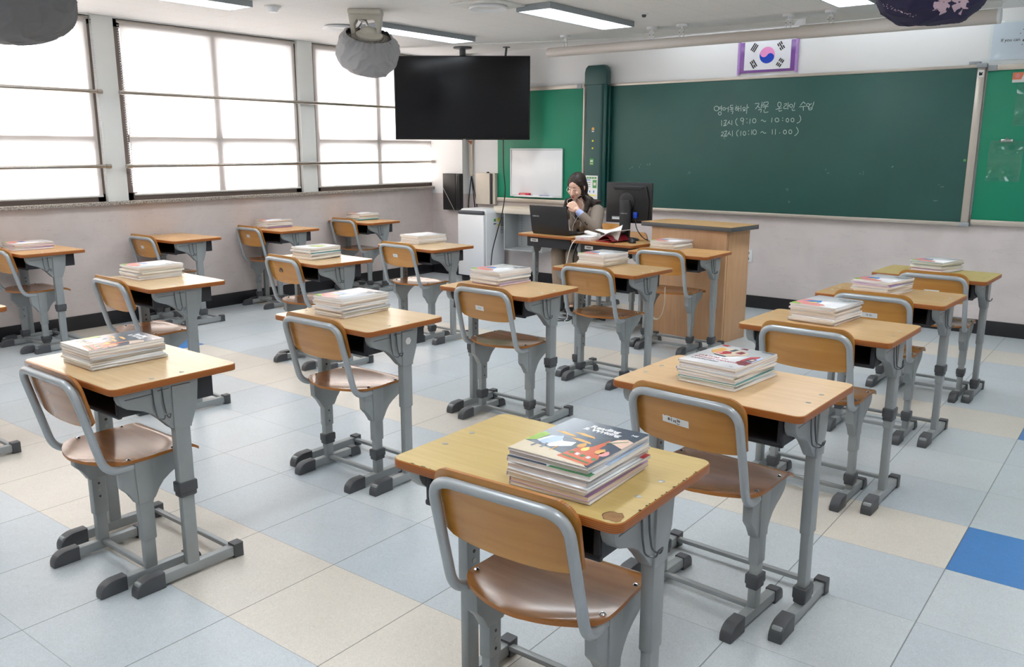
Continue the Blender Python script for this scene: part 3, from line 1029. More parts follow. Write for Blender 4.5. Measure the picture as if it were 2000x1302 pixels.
cb_ = thing('chalkboard', 'large dark green chalkboard with white chalk timetable on the front wall', 'chalkboard', (-0.78, YF, 0.92))
bx0, bx1, bz0, bz1 = -2.70 + 0.78, 0.925 + 0.78, 0.0, 1.222
MB().box(((bx0 + bx1) / 2, -0.018, bz1 / 2), (bx1 - bx0, 0.034, bz1), M['board'], 0.002).build('writing_surface', cb_)
b = MB()
b.box(((bx0 + bx1) / 2, -0.02, bz1 + 0.012), (bx1 - bx0 + 0.06, 0.04, 0.026), M['alu'], 0.003)
b.box(((bx0 + bx1) / 2, -0.028, -0.014), (bx1 - bx0 + 0.06, 0.056, 0.03), M['alu'], 0.003)
b.box((bx1 + 0.028, -0.02, bz1 / 2), (0.056, 0.042, bz1 + 0.04), M['alu'], 0.003)
b.build('frame', cb_)
for z in (bz1 + 0.014, -0.016):
    MB().box((bx1 + 0.03, -0.03, z), (0.074, 0.062, 0.034), M['alu_grey'], 0.004).build('corner_cap', cb_)
STROKES = [[[(-1.284,1.908),(-1.27,1.904),(-1.261,1.894),(-1.259,1.882),(-1.265,1.871),(-1.277,1.865),(-1.29,1.867),(-1.302,1.875),(-1.306,1.887),(-1.303,1.899),(-1.293,1.907),(-1.279,1.908)],[(-1.261,1.895),(-1.233,1.9)],[(-1.26,1.88),(-1.232,1.885)],[(-1.231,1.914),(-1.231,1.86)],[(-1.246,1.855),(-1.237,1.852),(-1.231,1.845),(-1.23,1.837),(-1.234,1.83),(-1.241,1.826),(-1.251,1.827),(-1.258,1.833),(-1.261,1.841),(-1.259,1.848),(-1.252,1.854),(-1.243,1.854)],[(-1.205,1.894),(-1.197,1.892),(-1.192,1.886),(-1.191,1.879),(-1.194,1.873),(-1.201,1.87),(-1.209,1.87),(-1.215,1.875),(-1.218,1.882),(-1.216,1.889),(-1.21,1.893),(-1.202,1.894)],[(-1.183,1.884),(-1.164,1.886)],[(-1.162,1.9),(-1.162,1.85)],[(-1.144,1.911),(-1.117,1.913)],[(-1.141,1.911),(-1.143,1.891),(-1.112,1.893)],[(-1.127,1.891),(-1.128,1.877)],[(-1.148,1.872),(-1.108,1.878)],[(-1.135,1.857),(-1.113,1.86),(-1.121,1.832)],[(-1.086,1.91),(-1.08,1.907)],[(-1.094,1.893),(-1.07,1.896)],[(-1.08,1.886),(-1.074,1.884),(-1.07,1.879),(-1.069,1.874),(-1.071,1.868),(-1.077,1.866),(-1.083,1.866),(-1.088,1.87),(-1.09,1.876),(-1.089,1.882),(-1.084,1.885),(-1.078,1.886)],[(-1.061,1.903),(-1.059,1.853)],[(-1.06,1.878),(-1.045,1.882)],[(-1.037,1.908),(-1.034,1.855)],[(-1.006,1.891),(-0.999,1.888),(-0.994,1.883),(-0.993,1.877),(-0.996,1.871),(-1.002,1.868),(-1.009,1.869),(-1.015,1.873),(-1.017,1.88),(-1.016,1.886),(-1.01,1.89),(-1.004,1.89)],[(-1.004,1.868),(-1.004,1.86)],[(-1.016,1.857),(-0.989,1.862)],[(-0.977,1.918),(-0.979,1.831)],[(-0.979,1.887),(-0.958,1.89)],[(-0.903,1.919),(-0.862,1.92),(-0.894,1.871)],[(-0.875,1.898),(-0.851,1.877)],[(-0.833,1.935),(-0.841,1.875)],[(-0.84,1.902),(-0.822,1.905)],[(-0.867,1.862),(-0.838,1.867),(-0.842,1.839)],[(-0.815,1.929),(-0.817,1.905),(-0.782,1.906),(-0.778,1.931),(-0.815,1.929)],[(-0.827,1.888),(-0.772,1.892)],[(-0.798,1.89),(-0.8,1.868)],[(-0.811,1.863),(-0.806,1.838),(-0.769,1.844)],[(-0.671,1.927),(-0.661,1.924),(-0.655,1.914),(-0.653,1.901),(-0.657,1.89),(-0.664,1.884),(-0.674,1.886),(-0.682,1.894),(-0.685,1.906),(-0.683,1.918),(-0.677,1.926),(-0.668,1.927)],[(-0.668,1.884),(-0.67,1.872)],[(-0.701,1.863),(-0.644,1.875)],[(-0.672,1.862),(-0.665,1.846),(-0.641,1.853)],[(-0.626,1.907),(-0.604,1.912),(-0.606,1.896),(-0.624,1.888),(-0.624,1.868),(-0.595,1.87)],[(-0.589,1.922),(-0.589,1.86)],[(-0.59,1.89),(-0.577,1.892)],[(-0.561,1.905),(-0.553,1.903),(-0.548,1.897),(-0.546,1.889),(-0.55,1.882),(-0.556,1.878),(-0.565,1.879),(-0.571,1.885),(-0.574,1.892),(-0.573,1.9),(-0.567,1.904),(-0.559,1.905)],[(-0.527,1.92),(-0.536,1.867)],[(-0.55,1.867),(-0.543,1.849),(-0.521,1.853)],[(-0.451,1.923),(-0.476,1.892)],[(-0.451,1.923),(-0.43,1.904)],[(-0.486,1.879),(-0.426,1.884)],[(-0.448,1.881),(-0.445,1.846)],[(-0.408,1.906),(-0.4,1.904),(-0.395,1.898),(-0.394,1.89),(-0.397,1.883),(-0.404,1.88),(-0.412,1.881),(-0.418,1.886),(-0.421,1.893),(-0.419,1.9),(-0.414,1.905),(-0.406,1.906)],[(-0.394,1.895),(-0.373,1.905)],[(-0.356,1.92),(-0.363,1.884)],[(-0.401,1.879),(-0.396,1.853),(-0.371,1.855),(-0.368,1.884)],[(-0.397,1.866),(-0.371,1.868)]],[[(-1.223,1.777),(-1.221,1.724)],[(-1.201,1.771),(-1.173,1.776),(-1.187,1.751)],[(-1.197,1.751),(-1.192,1.728)],[(-1.181,1.754),(-1.181,1.729)],[(-1.206,1.724),(-1.17,1.728)],[(-1.142,1.773),(-1.165,1.736)],[(-1.15,1.756),(-1.131,1.739)],[(-1.119,1.775),(-1.118,1.73)],[(-1.066,1.791),(-1.081,1.772),(-1.077,1.743),(-1.059,1.723)],[(-1.019,1.793),(-1.011,1.791),(-1.005,1.784),(-1.003,1.776),(-1.007,1.769),(-1.014,1.765),(-1.023,1.766),(-1.03,1.771),(-1.033,1.779),(-1.031,1.787),(-1.025,1.792),(-1.016,1.793)],[(-1.005,1.782),(-1.009,1.731)],[(-0.976,1.785),(-0.973,1.784)],[(-0.971,1.751),(-0.968,1.75)],[(-0.939,1.786),(-0.942,1.738)],[(-0.9,1.785),(-0.891,1.782),(-0.884,1.773),(-0.882,1.762),(-0.886,1.752),(-0.895,1.746),(-0.904,1.748),(-0.912,1.755),(-0.916,1.766),(-0.914,1.777),(-0.907,1.784),(-0.897,1.785)],[(-0.834,1.764),(-0.82,1.772),(-0.801,1.756),(-0.785,1.764)],[(-0.73,1.79),(-0.732,1.748)],[(-0.684,1.786),(-0.674,1.783),(-0.667,1.775),(-0.665,1.765),(-0.669,1.756),(-0.678,1.752),(-0.688,1.753),(-0.696,1.759),(-0.7,1.769),(-0.698,1.779),(-0.69,1.785),(-0.68,1.786)],[(-0.633,1.785),(-0.63,1.785)],[(-0.632,1.763),(-0.629,1.762)],[(-0.586,1.782),(-0.579,1.779),(-0.574,1.771),(-0.573,1.762),(-0.575,1.754),(-0.581,1.749),(-0.589,1.75),(-0.595,1.756),(-0.598,1.765),(-0.596,1.774),(-0.591,1.78),(-0.584,1.781)],[(-0.539,1.782),(-0.531,1.779),(-0.526,1.772),(-0.524,1.763),(-0.527,1.754),(-0.534,1.75),(-0.542,1.751),(-0.549,1.757),(-0.552,1.766),(-0.551,1.775),(-0.545,1.781),(-0.537,1.782)],[(-0.478,1.806),(-0.462,1.776),(-0.474,1.747),(-0.496,1.737)]],[[(-1.22,1.663),(-1.204,1.668),(-1.2,1.654),(-1.221,1.63),(-1.196,1.634)],[(-1.192,1.671),(-1.164,1.677),(-1.178,1.651)],[(-1.186,1.649),(-1.182,1.63)],[(-1.172,1.653),(-1.172,1.631)],[(-1.196,1.625),(-1.158,1.63)],[(-1.136,1.673),(-1.156,1.637)],[(-1.143,1.656),(-1.122,1.637)],[(-1.109,1.679),(-1.106,1.626)],[(-1.048,1.685),(-1.065,1.664),(-1.063,1.641),(-1.051,1.625)],[(-1.023,1.675),(-1.024,1.63)],[(-0.989,1.671),(-0.982,1.667),(-0.976,1.659),(-0.975,1.648),(-0.978,1.639),(-0.984,1.634),(-0.992,1.635),(-0.998,1.642),(-1.001,1.652),(-1.0,1.662),(-0.994,1.669),(-0.987,1.67)],[(-0.951,1.675),(-0.948,1.674)],[(-0.949,1.644),(-0.946,1.643)],[(-0.918,1.684),(-0.916,1.64)],[(-0.89,1.684),(-0.88,1.68),(-0.873,1.67),(-0.872,1.658),(-0.875,1.647),(-0.884,1.641),(-0.893,1.643),(-0.901,1.65),(-0.905,1.662),(-0.903,1.674),(-0.896,1.682),(-0.886,1.683)],[(-0.83,1.656),(-0.813,1.667),(-0.794,1.651),(-0.777,1.656)],[(-0.72,1.685),(-0.718,1.641)],[(-0.691,1.688),(-0.689,1.638)],[(-0.653,1.653),(-0.65,1.651)],[(-0.602,1.678),(-0.593,1.675),(-0.588,1.667),(-0.586,1.657),(-0.589,1.648),(-0.596,1.643),(-0.605,1.644),(-0.612,1.651),(-0.615,1.66),(-0.613,1.67),(-0.607,1.677),(-0.599,1.677)],[(-0.552,1.679),(-0.544,1.676),(-0.538,1.668),(-0.537,1.658),(-0.54,1.649),(-0.547,1.644),(-0.555,1.645),(-0.562,1.652),(-0.565,1.661),(-0.563,1.671),(-0.558,1.678),(-0.55,1.679)],[(-0.499,1.702),(-0.478,1.669),(-0.489,1.642),(-0.51,1.625)]]]
for line_ in STROKES:
    b = MB()
    for s in line_:
        if len(s) == 2 and abs(s[0][0] - s[1][0]) + abs(s[0][1] - s[1][1]) < 0.006:
            x, z = s[0]
            b.poly([(x + 0.78, -0.0365, z - 0.92 - 0.004), (x + 0.786, -0.0365, z - 0.92 - 0.004), (x + 0.786, -0.0365, z - 0.92 + 0.003), (x + 0.78, -0.0365, z - 0.92 + 0.003)], M['chalk'])
            continue
        pts = smooth_path([(x, 0, z) for x, z in s], 3) if len(s) > 2 else [Vector((s[0][0], 0, s[0][1])), Vector((s[1][0], 0, s[1][1]))]
        b.ribbon([(p.x, p.z) for p in pts], 0.0044, M['chalk'], lambda a, c: Vector((a + 0.78, -0.0365, c - 0.92)))
    b.build('chalk_writing', cb_, sharp=None)
b = MB()
rr = random.Random(2)
for x, z in ((-1.99, 1.36), (-2.1, 1.33), (-1.55, 1.28), (-0.55, 1.12), (0.35, 1.34), (0.1, 1.30), (-0.53, 1.02), (-0.2, 1.31), (0.72, 1.08), (0.75, 1.22), (-2.2, 1.31), (-1.2, 1.62)):
    for q in range(3):
        a = rr.uniform(-0.4, 1.4)
        L = rr.uniform(0.008, 0.022)
        xx, zz = x + 0.78 + rr.uniform(-.02, .02), z - 0.92 + rr.uniform(-.02, .02)
        b.ribbon([(xx, zz), (xx + L * math.cos(a), zz + L * math.sin(a))], 0.004, M['chalk_faint'], lambda a_, c_: Vector((a_, -0.0364, c_)))
b.build('chalk_smudges', cb_, sharp=None)

t = thing('magnet', 'small round green magnet near the bottom edge of the chalkboard', 'magnet', (0.906, YF - 0.036, 1.42))
MB().lathe([(0.011, 0), (0.011, 0.006), (0.007, 0.009)], M['sticker_green'], (0, 0, 0), 16, Matrix.Rotation(PI / 2, 4, 'X')).build('disc', t)
tag(MB().box((0, 0, 0.012), (0.085, 0.035, 0.024), M['alu_grey'], 0.004).build('chalk_eraser', None, (0.90, YF - 0.02, 2.167)), 'grey eraser lying on top of the chalkboard frame near the poster', 'eraser')
# small dark picture sticker on the frame corner
tag(MB().box((0, 0, 0), (0.04, 0.002, 0.055), M['sticker'], 0.0).poly([(-0.012, -0.0015, -0.015), (0.012, -0.0015, -0.012), (0.010, -0.0015, 0.0), (0.015, -0.0015, 0.014), (-0.002, -0.0015, 0.006), (-0.010, -0.0015, 0.018), (-0.014, -0.0015, 0.002)], M['ink']).build('picture_sticker', None, (0.953, YF - 0.043, 2.095)), 'small white sticker with dark picture on the chalkboard frame corner', 'sticker')

def green_board(name, x0, x1, z0, z1, label, caps):
    t = thing(name, label, 'notice board', ((x0 + x1) / 2, YF, z0))
    W, H = x1 - x0, z1 - z0
    MB().box((0, -0.012, H / 2), (W, 0.022, H), M['green'], 0.002).build('felt_panel', t)
    MB().box((0, -0.016, H + 0.021), (W, 0.032, 0.042), M['alu'], 0.003).build('frame_rail', t)
    MB().box((0, -0.02, -0.021), (W, 0.04, 0.042), M['alu'], 0.003).build('frame_rail', t)
    for cx in caps:
        MB().box((cx - (x0 + x1) / 2, -0.018, H + 0.02), (0.06, 0.04, 0.046), M['alu_grey'], 0.004).build('corner_cap', t)
    return t
green_board('notice_board', -3.97, -2.795, 0.955, 2.135, 'bright green notice board behind the television and teacher', (-2.85,))
green_board('notice_board', 0.997, 2.9, 0.945, 2.115, 'bright green notice board cut by the edge, holding clear clipboards', (1.032,))
tag(MB().box((0, 0, 0), (0.018, 0.034, 1.2), M['alu'], 0.003).build('divider_strip', None, (-2.792, YF - 0.018, 1.55)), 'pale vertical strip between the green notice board and the green column', 'strip')

# tall dark green equipment column at the left end of the chalkboard
t = thing('equipment_column', 'tall dark green metal column mounted on the left end of the chalkboard', 'column', (-2.60, YF, 0.90))
b = MB()
b.prism(rounded(0.21, 0.085, 0.02, -0.115, -0.125), 0.0, 1.27, M['rail_green'])
b.build('body', t)
b = MB()
b.box((0.115, -0.08, 0.63), (0.045, 0.06, 1.26), M['rail_dark'], 0.004)
b.box((0.15, -0.06, 0.62), (0.03, 0.045, 1.24), M['rail_dark'], 0.003)
b.build('side_groove', t)
b = MB()
prof = [(-0.125, 1.255), (0.14, 1.255), (0.14, 1.38), (0.128, 1.425), (0.10, 1.45), (-0.085, 1.45), (-0.113, 1.425), (-0.125, 1.38)]
b.prism(prof, -0.135, -0.038, M['rail_green'], 'Y', bev=0.012)
b.build('end_cap', t)
b = MB()
for z in (0.69, 0.615):
    b.lathe([(0.010, 0), (0.010, 0.002)], M['yellow'], (-0.012, -0.126, z), 14, Matrix.Rotation(PI / 2, 4, 'X'))
b.prism([(-0.026, 0.80), (0.004, 0.80), (0.004, 0.815), (-0.004, 0.828), (-0.018, 0.828), (-0.026, 0.815)], -0.128, -0.126, M['c_gold'], 'Y')
b.box((-0.012, -0.127, 0.787), (0.026, 0.002, 0.010), M['sticker'])
b.build('status_dots', t)
b = MB()
b.box((-0.02, -0.127, 0.475), (0.046, 0.002, 0.066), M['sticker_green'])
b.box((-0.02, -0.1285, 0.483), (0.032, 0.001, 0.014), M['c_cream'])
b.box((-0.02, -0.1285, 0.455), (0.034, 0.001, 0.006), M['c_coral'])
b.build('green_sticker', t)
n_ = MB()
n_.box((0, 0, 0), (0.15, 0.002, 0.285), M['paper'])
for k in range(4):
    n_.box((-0.048 + 0.032 * k, -0.0015, 0.118), (0.026, 0.001, 0.018), M['sticker_green'])
n_.box((-0.04, -0.0015, 0.095), (0.05, 0.001, 0.008), M['c_blue'])
n_.box((0.04, -0.0015, 0.055), (0.05, 0.001, 0.085), M['sticker_green'])
n_.box((0.04, -0.002, 0.055), (0.03, 0.001, 0.03), M['c_cream'])
for k in range(3):
    n_.box((-0.04, -0.0015, 0.07 - 0.022 * k), (0.055, 0.001, 0.006), M['grey_print'])
n_.box((-0.02, -0.0015, -0.025), (0.012, 0.001, 0.022), M['c_blue'])
n_.box((0.03, -0.0015, -0.025), (0.012, 0.001, 0.022), M['c_blue'])
n_.box((0.01, -0.0015, -0.065), (0.1, 0.001, 0.012), M['c_yellow'])
tag(n_.build('notice_sheet', None, (-2.615, YF - 0.128, 1.09)), 'white printed notice with green blocks on the dark green column behind the teacher', 'notice')

# national flag in a purple frame
t = thing('framed_flag', 'framed flag with red-and-blue disc in a purple frame above the chalkboard', 'picture', (-0.82, YF, 2.335))
MB().box((0, -0.008, 0), (0.53, 0.014, 0.27), M['purple'], 0.002).build('backing', t)
for s in (-1, 1):
    MB().tube([(s * 0.272, -0.012, -0.15), (s * 0.272, -0.012, 0.15)], 0.014, M['purple_l'], 14).build('frame_rod', t)
b = MB()
b.box((0, -0.016, 0.012), (0.435, 0.006, 0.25), M['flag_white'])
Yf = -0.0215
rad = 0.072
def yin(cx, cz):
    n = 26
    ang = R(-33.7)
    def rot(x, z):
        return (cx + x * math.cos(ang) - z * math.sin(ang), Yf, cz + x * math.sin(ang) + z * math.cos(ang))
    red = [(rad * math.cos(t_), rad * math.sin(t_)) for t_ in [PI * k / n for k in range(n + 1)]]
    red += [(-rad / 2 + rad / 2 * math.cos(t_), rad / 2 * math.sin(t_)) for t_ in [PI + PI * k / n for k in range(1, n + 1)]]
    red += [(rad / 2 + rad / 2 * math.cos(t_), rad / 2 * math.sin(t_)) for t_ in [PI - PI * k / n for k in range(1, n)]]
    return [rot(x, z) for x, z in red]
b.poly([(rad * math.cos(2 * PI * k / 48) + 0.0, Yf + 0.0008, 0.012 + rad * math.sin(2 * PI * k / 48)) for k in range(48)], M['blue'])
b.poly(yin(0, 0.012), M['pink'])
def trigram(cx, cz, ang, bars):
    ux, uz = math.cos(ang), math.sin(ang)
    L, Wd, gap = 0.072, 0.011, 0.017
    for k, solid in enumerate(bars):
        off = (k - 1) * gap
        px, pz = cx - uz * off, cz + ux * off
        segs = [(-L / 2, L / 2)] if solid else [(-L / 2, -0.006), (0.006, L / 2)]
        for a, c in segs:
            b.poly([(px + ux * q - uz * w_, Yf, pz + uz * q + ux * w_) for q, w_ in ((a, -Wd / 2), (c, -Wd / 2), (c, Wd / 2), (a, Wd / 2))], M['ink'])
trigram(-0.125, 0.085, R(57), (1, 1, 1))
trigram(0.125, 0.085, R(-57), (0, 1, 0))
trigram(-0.125, -0.06, R(-57), (1, 0, 1))
trigram(0.125, -0.06, R(57), (0, 0, 0))
b.build('flag_sheet', t)

# poster in a clear sleeve
t = thing('poster', 'white laminated poster reading If you can, above the clipboards', 'poster', (1.30, YF, 2.333))
b = MB()
b.box((0, -0.004, 0), (0.60, 0.006, 0.275), M['poster'])
b.text('If you can', 0.034, M['ink'], front_text_mx(-0.240, -0.0078, -0.003), 0.0002, 0.0)
# ornate capital D, drawn with strokes
dm = lambda a, c: Vector((a - 0.075, -0.008, c - 0.01))
b.ribbon([(p.x, p.z) for p in smooth_path([(0.0, 0, 0.078), (0.035, 0, 0.083), (0.075, 0, 0.06), (0.085, 0, 0.02), (0.05, 0, -0.01), (0.0, 0, 0.0), (-0.012, 0, 0.012), (0.02, 0, 0.022), (0.05, 0, 0.02)], 6)], 0.006, M['ink'], dm)
b.ribbon([(0.018, 0.055), (0.016, -0.005)], 0.007, M['ink'], dm)
for x, z in ((-0.035, 0.062), (-0.018, 0.09), (0.03, 0.1), (-0.015, -0.022), (0.02, -0.02), (0.075, 0.09)):
    b.lathe([(0.0035, 0), (0.0035, 0.0006)], M['ink'], (x - 0.075, -0.0075, z - 0.01), 8, Matrix.Rotation(PI / 2, 4, 'X'))
b.build('printed_sheet', t)
b = MB()
nx, nz = 30, 14
g = [[b.bm.verts.new((-0.32 + 0.64 * i / nx, -0.010 - 0.004 * abs(noise.noise(Vector((i * 0.35, j * 0.5, 3)))) - (0.003 if i < 2 else 0) * noise.noise(Vector((i * 3, j * 2.2, 1))), -0.15 + 0.30 * j / nz)) for j in range(nz + 1)] for i in range(nx + 1)]
b._done([b.bm.faces.new((g[i][j], g[i + 1][j], g[i + 1][j + 1], g[i][j + 1])) for i in range(nx) for j in range(nz)], M['acrylic'])
b.build('clear_sleeve', t)

# clear clipboards on the right notice board
def clipboard(x, z, label, paper=False):
    t = thing('clipboard', label, 'clipboard', (x, YF - 0.024, z), 0, 'clear clipboards on the green board')
    MB().box((0, -0.004, -0.16), (0.24, 0.005, 0.32), M['acrylic'], 0.001).build('board', t)
    b = MB()
    b.box((0, -0.012, 0.0), (0.085, 0.010, 0.022), M['chrome'], 0.003)
    b.tube([(-0.03, -0.018, 0.0), (0.03, -0.018, 0.0)], 0.007, M['chrome'], 10)
    b.tube([(-0.012, -0.012, 0.01), (0, -0.014, 0.024), (0.012, -0.012, 0.01)], 0.003, M['chrome'], 6)
    b.build('spring_clip', t)
clipboard(1.19, 1.575, 'clear empty clipboard hanging lower on the green notice board')
clipboard(1.335, 2.005, 'clear clipboard hanging higher, cut by the photo edge, under the orange label')
b = MB()
b.box((0.06, 0, 0), (0.24, 0.003, 0.075), M['sticker'])
b.prism([(-0.06, -0.0375 + 0.022), (0.0, -0.0375 + 0.022), (0.02, 0.0375), (-0.06, 0.0375)], -0.0035, -0.0016, M['orange'], 'Y')
b.lathe([(0.017, 0), (0.017, 0.0008)], M['c_coral'], (-0.026, -0.0036, 0.012), 18, Matrix.Rotation(PI / 2, 4, 'X'))
for k in range(4):
    b.box((0.09 + 0.03 * k, -0.002, 0.0), (0.016, 0.001, 0.02), M['ink'])
tag(b.build('name_plate', None, (1.235, YF - 0.026, 2.055)), 'small white and orange label at the top of the right notice board', 'label')

# projection screen in its tube, hung from the ceiling
t = thing('projection_screen', 'long ivory tube of a rolled projection screen hung under the ceiling', 'projection screen', (-0.8, 5.72, 2.432))
MB().tube([(-1.98, 0, 0), (-1.965, 0, 0), (0.52, 0, 0)], [0.036, 0.044, 0.044], M['screen_case'], 24).build('case', t)
MB().tube([(0.52, 0, 0), (1.935, 0, 0)], 0.052, M['screen_case'], 24).build('motor_case', t)
MB().tube([(1.935, 0, 0), (1.955, 0, 0)], 0.054, M['white_plastic'], 24).build('end_cap', t)
for x in (-2.575 + 0.8, -1.63 + 0.8, -1.335 + 0.8, -0.38 + 0.8, -0.04 + 0.8):
    b = MB()
    b.lathe([(0.045, 0.128), (0.05, 0.136), (0.05, 0.148)], M['white_plastic'], (x, 0, 0), 20)
    b.tube([(x, 0, 0.105), (x, 0, 0.13)], 0.008, M['white_plastic'], 8)
    for s in (-1, 1):
        b.box((x + s * 0.018, 0, 0.075), (0.010, 0.014, 0.07), M['white_plastic'], 0.002)
        b.box((x + s * 0.018, -0.008, 0.08), (0.006, 0.003, 0.008), M['wire'])
    b.box((x, 0, 0.108), (0.046, 0.014, 0.008), M['white_plastic'], 0.002)
    b.build('hanger', t)

# television on a ceiling pole
t = thing('television', 'large black flat television hanging from the ceiling on a dark pole', 'television', (-3.93, 5.76, 2.04), 0.655)
MB().box((0, 0, 0), (1.46, 0.045, 0.875), M['tv_body'], 0.006).build('cabinet', t)
MB().box((0, -0.0235, 0.004), (1.435, 0.002, 0.848), M['tv_screen']).build('screen', t)
MB().box((0.02, -0.024, -0.434), (0.03, 0.004, 0.006), M['silver_text']).build('badge', t)
b = MB()
b.box((0, 0.06, 0), (0.5, 0.08, 0.4), M['tv_body'], 0.01)
b.tube([(0.0, 0.12, -0.2), (0.0, 0.12, 0.52)], 0.034, M['dark_grey'], 18)
b.build('pole', t)
MB().lathe([(0.10, 0.525), (0.10, 0.540)], M['dark_grey'], (0, 0.12, 0), 24).build('ceiling_flange', t)
MB().tube([(0.46, 0.10, 0.40), (0.475, 0.10, 0.535)], 0.012, M['dark_grey'], 8).lathe([(0.04, 0.532), (0.04, 0.54)], M['dark_grey'], (0.475, 0.10, 0), 12).build('stay_rod', t)

# small whiteboard on the green board, with tray
t = thing('whiteboard', 'small white whiteboard leaning on the green board left of the teacher', 'whiteboard', (-3.405, YF - 0.03, 0.985))
MB().box((0, -0.010, 0.26), (0.69, 0.012, 0.50), M['white_gloss'], 0.001).build('writing_surface', t)
b = MB()
for z in (0.0, 0.52):
    b.box((0, -0.012, z), (0.72, 0.022, 0.014), M['white_plastic'], 0.003)
for x in (-0.353, 0.353):
    b.box((x, -0.012, 0.26), (0.014, 0.022, 0.53), M['white_plastic'], 0.003)
b.build('frame', t)
b = MB()
b.box((0, -0.045, -0.004), (0.54, 0.06, 0.006), M['white_plastic'], 0.002)
b.box((0, -0.074, 0.004), (0.54, 0.004, 0.016), M['white_plastic'], 0.001)
b.build('pen_tray', t)
b = MB()
b.box((0, 0, 0.018), (0.145, 0.045, 0.034), M['red'], 0.008)
b.box((-0.01, -0.0235, 0.02), (0.07, 0.001, 0.014), M['c_coral'])
tag(b.build('board_eraser', None, (-3.54, YF - 0.072, 0.985)), 'red whiteboard eraser on the pen tray', 'eraser')
for k, (x, mm, lab) in enumerate(((-3.36, 'white_plastic', 'white marker pen on the whiteboard tray'), (-3.275, 'ink_blue', 'dark blue marker pen on the whiteboard tray'))):
    b = MB()
    b.tube([(-0.06, 0, 0), (0.03, 0, 0)], 0.008, M[mm], 10)
    b.tube([(0.03, 0, 0), (0.065, 0, 0)], 0.0085, M['ink_blue'], 10)
    tag(b.build('marker_pen', None, (x, YF - 0.070 - 0.004 * k, 0.993)), lab, 'marker')

# loudspeaker-like boxes on the corner column
t = thing('wall_speaker', 'black wall box on the corner column beside the window', 'speaker', (-4.55, 6.33, 0.79))
MB().box((-0.03, -0.04, 0.215), (0.20, 0.075, 0.43), M['tv_body'], 0.004).build('body', t)
b = MB()
b.box((0.10, -0.038, 0.215), (0.055, 0.076, 0.43), M['black_plastic'], 0.006)
b.box((0.10, -0.078, 0.22), (0.02, 0.004, 0.38), M['tv_body'])
b.build('side_grille', t)
MB().tube([(-0.13, -0.0785, 0.265), (0.05, -0.0785, -0.0)], 0.0022, M['cable_white'], 6).build('hanging_cord', t)
t = thing('wall_cabinet', 'beige metal wall box to the right of the black wall box', 'cabinet', (-4.13, YF, 0.87))
MB().box((-0.025, -0.04, 0.18), (0.215, 0.076, 0.36), M['beige_metal'], 0.004).build('door', t)
b = MB()
b.box((0.115, -0.03, 0.18), (0.06, 0.058, 0.36), M['beige_metal'], 0.004)
b.box((0.098, -0.066, 0.18), (0.024, 0.014, 0.35), M['black_plastic'])
b.build('body', t)
MB().ball((0.01, -0.02, 0.365), (0.016, 0.016, 0.01), M['black_plastic']).build('cable_gland', t)
# conduit with cables beside the column
t = thing('cable_conduit', 'white vertical cable duct beside the corner column', 'duct', (-4.375, YF, 1.19))
MB().box((0, -0.016, 0.69), (0.045, 0.03, 1.38), M['beige_metal'], 0.004).build('duct', t)
b = MB()
b.prism([(-0.03, 0.41), (0.03, 0.41), (0.03, 0.39), (0.014, 0.365), (-0.03, 0.40)], -0.034, -0.031, M['ply'], 'Y')
b.build('torn_tape', t)
for s, e in ((-0.05, 0.012), (0.05, 0.03), (0.085, -0.01)):
    MB().tube(smooth_path([(0.005 * s, -0.016, 0.0), (s * 0.5, -0.02, -0.16), (s, -0.02, -0.36), (s + e, -0.03, -0.55)], 6), 0.006, M['cable'], 6).build('cable', t)

# wall socket next to the podium
t = thing('wall_socket', 'white double wall socket beside the wooden podium', 'socket', (-0.885, YF, 0.50))
MB().box((0, -0.006, 0), (0.075, 0.012, 0.12), M['white_plastic'], 0.003).build('plate', t)
for z in (-0.027, 0.027):
    MB().lathe([(0.018, 0), (0.018, 0.003)], M['black_plastic'], (-0.01, -0.012, z), 16, Matrix.Rotation(PI / 2, 4, 'X')).build('outlet', t)

# shelf and open grey box under the left notice board
t = thing('wall_shelf', 'beige ledge under the left green notice board', 'shelf', (-3.15, YF, 0.80))
MB().box((0, -0.14, 0.05), (1.36, 0.27, 0.04), M['shelf_beige'], 0.006).build('shelf_board', t)
MB().box((0, -0.265, 0.025), (1.36, 0.022, 0.06), M['beige_metal'], 0.004).build('front_lip', t)
t = thing('open_cabinet', 'open pale grey metal box below the ledge by the air purifier', 'cabinet', (-3.42, YF - 0.14, 0.39))
b = MB()
W, D, H = 0.52, 0.26, 0.41
b.box((0, D / 2, H / 2), (W, 0.01, H), M['cubby_grey'])
b.box((0, 0, H), (W, D, 0.012), M['cubby_grey'])
b.box((0, 0, 0), (W, D, 0.012), M['cubby_grey'])
for s in (-1, 1):
    b.box((s * W / 2, 0, H / 2), (0.012, D, H), M['cubby_grey'])
b.build('body', t)
b = MB()
for k in range(12):
    for s in (-0.2, 0.12):
        b.box((s, D / 2 - 0.007, 0.04 + 0.03 * k), (0.008, 0.003, 0.008), M['dark_grey'])
b.build('slot_holes', t)

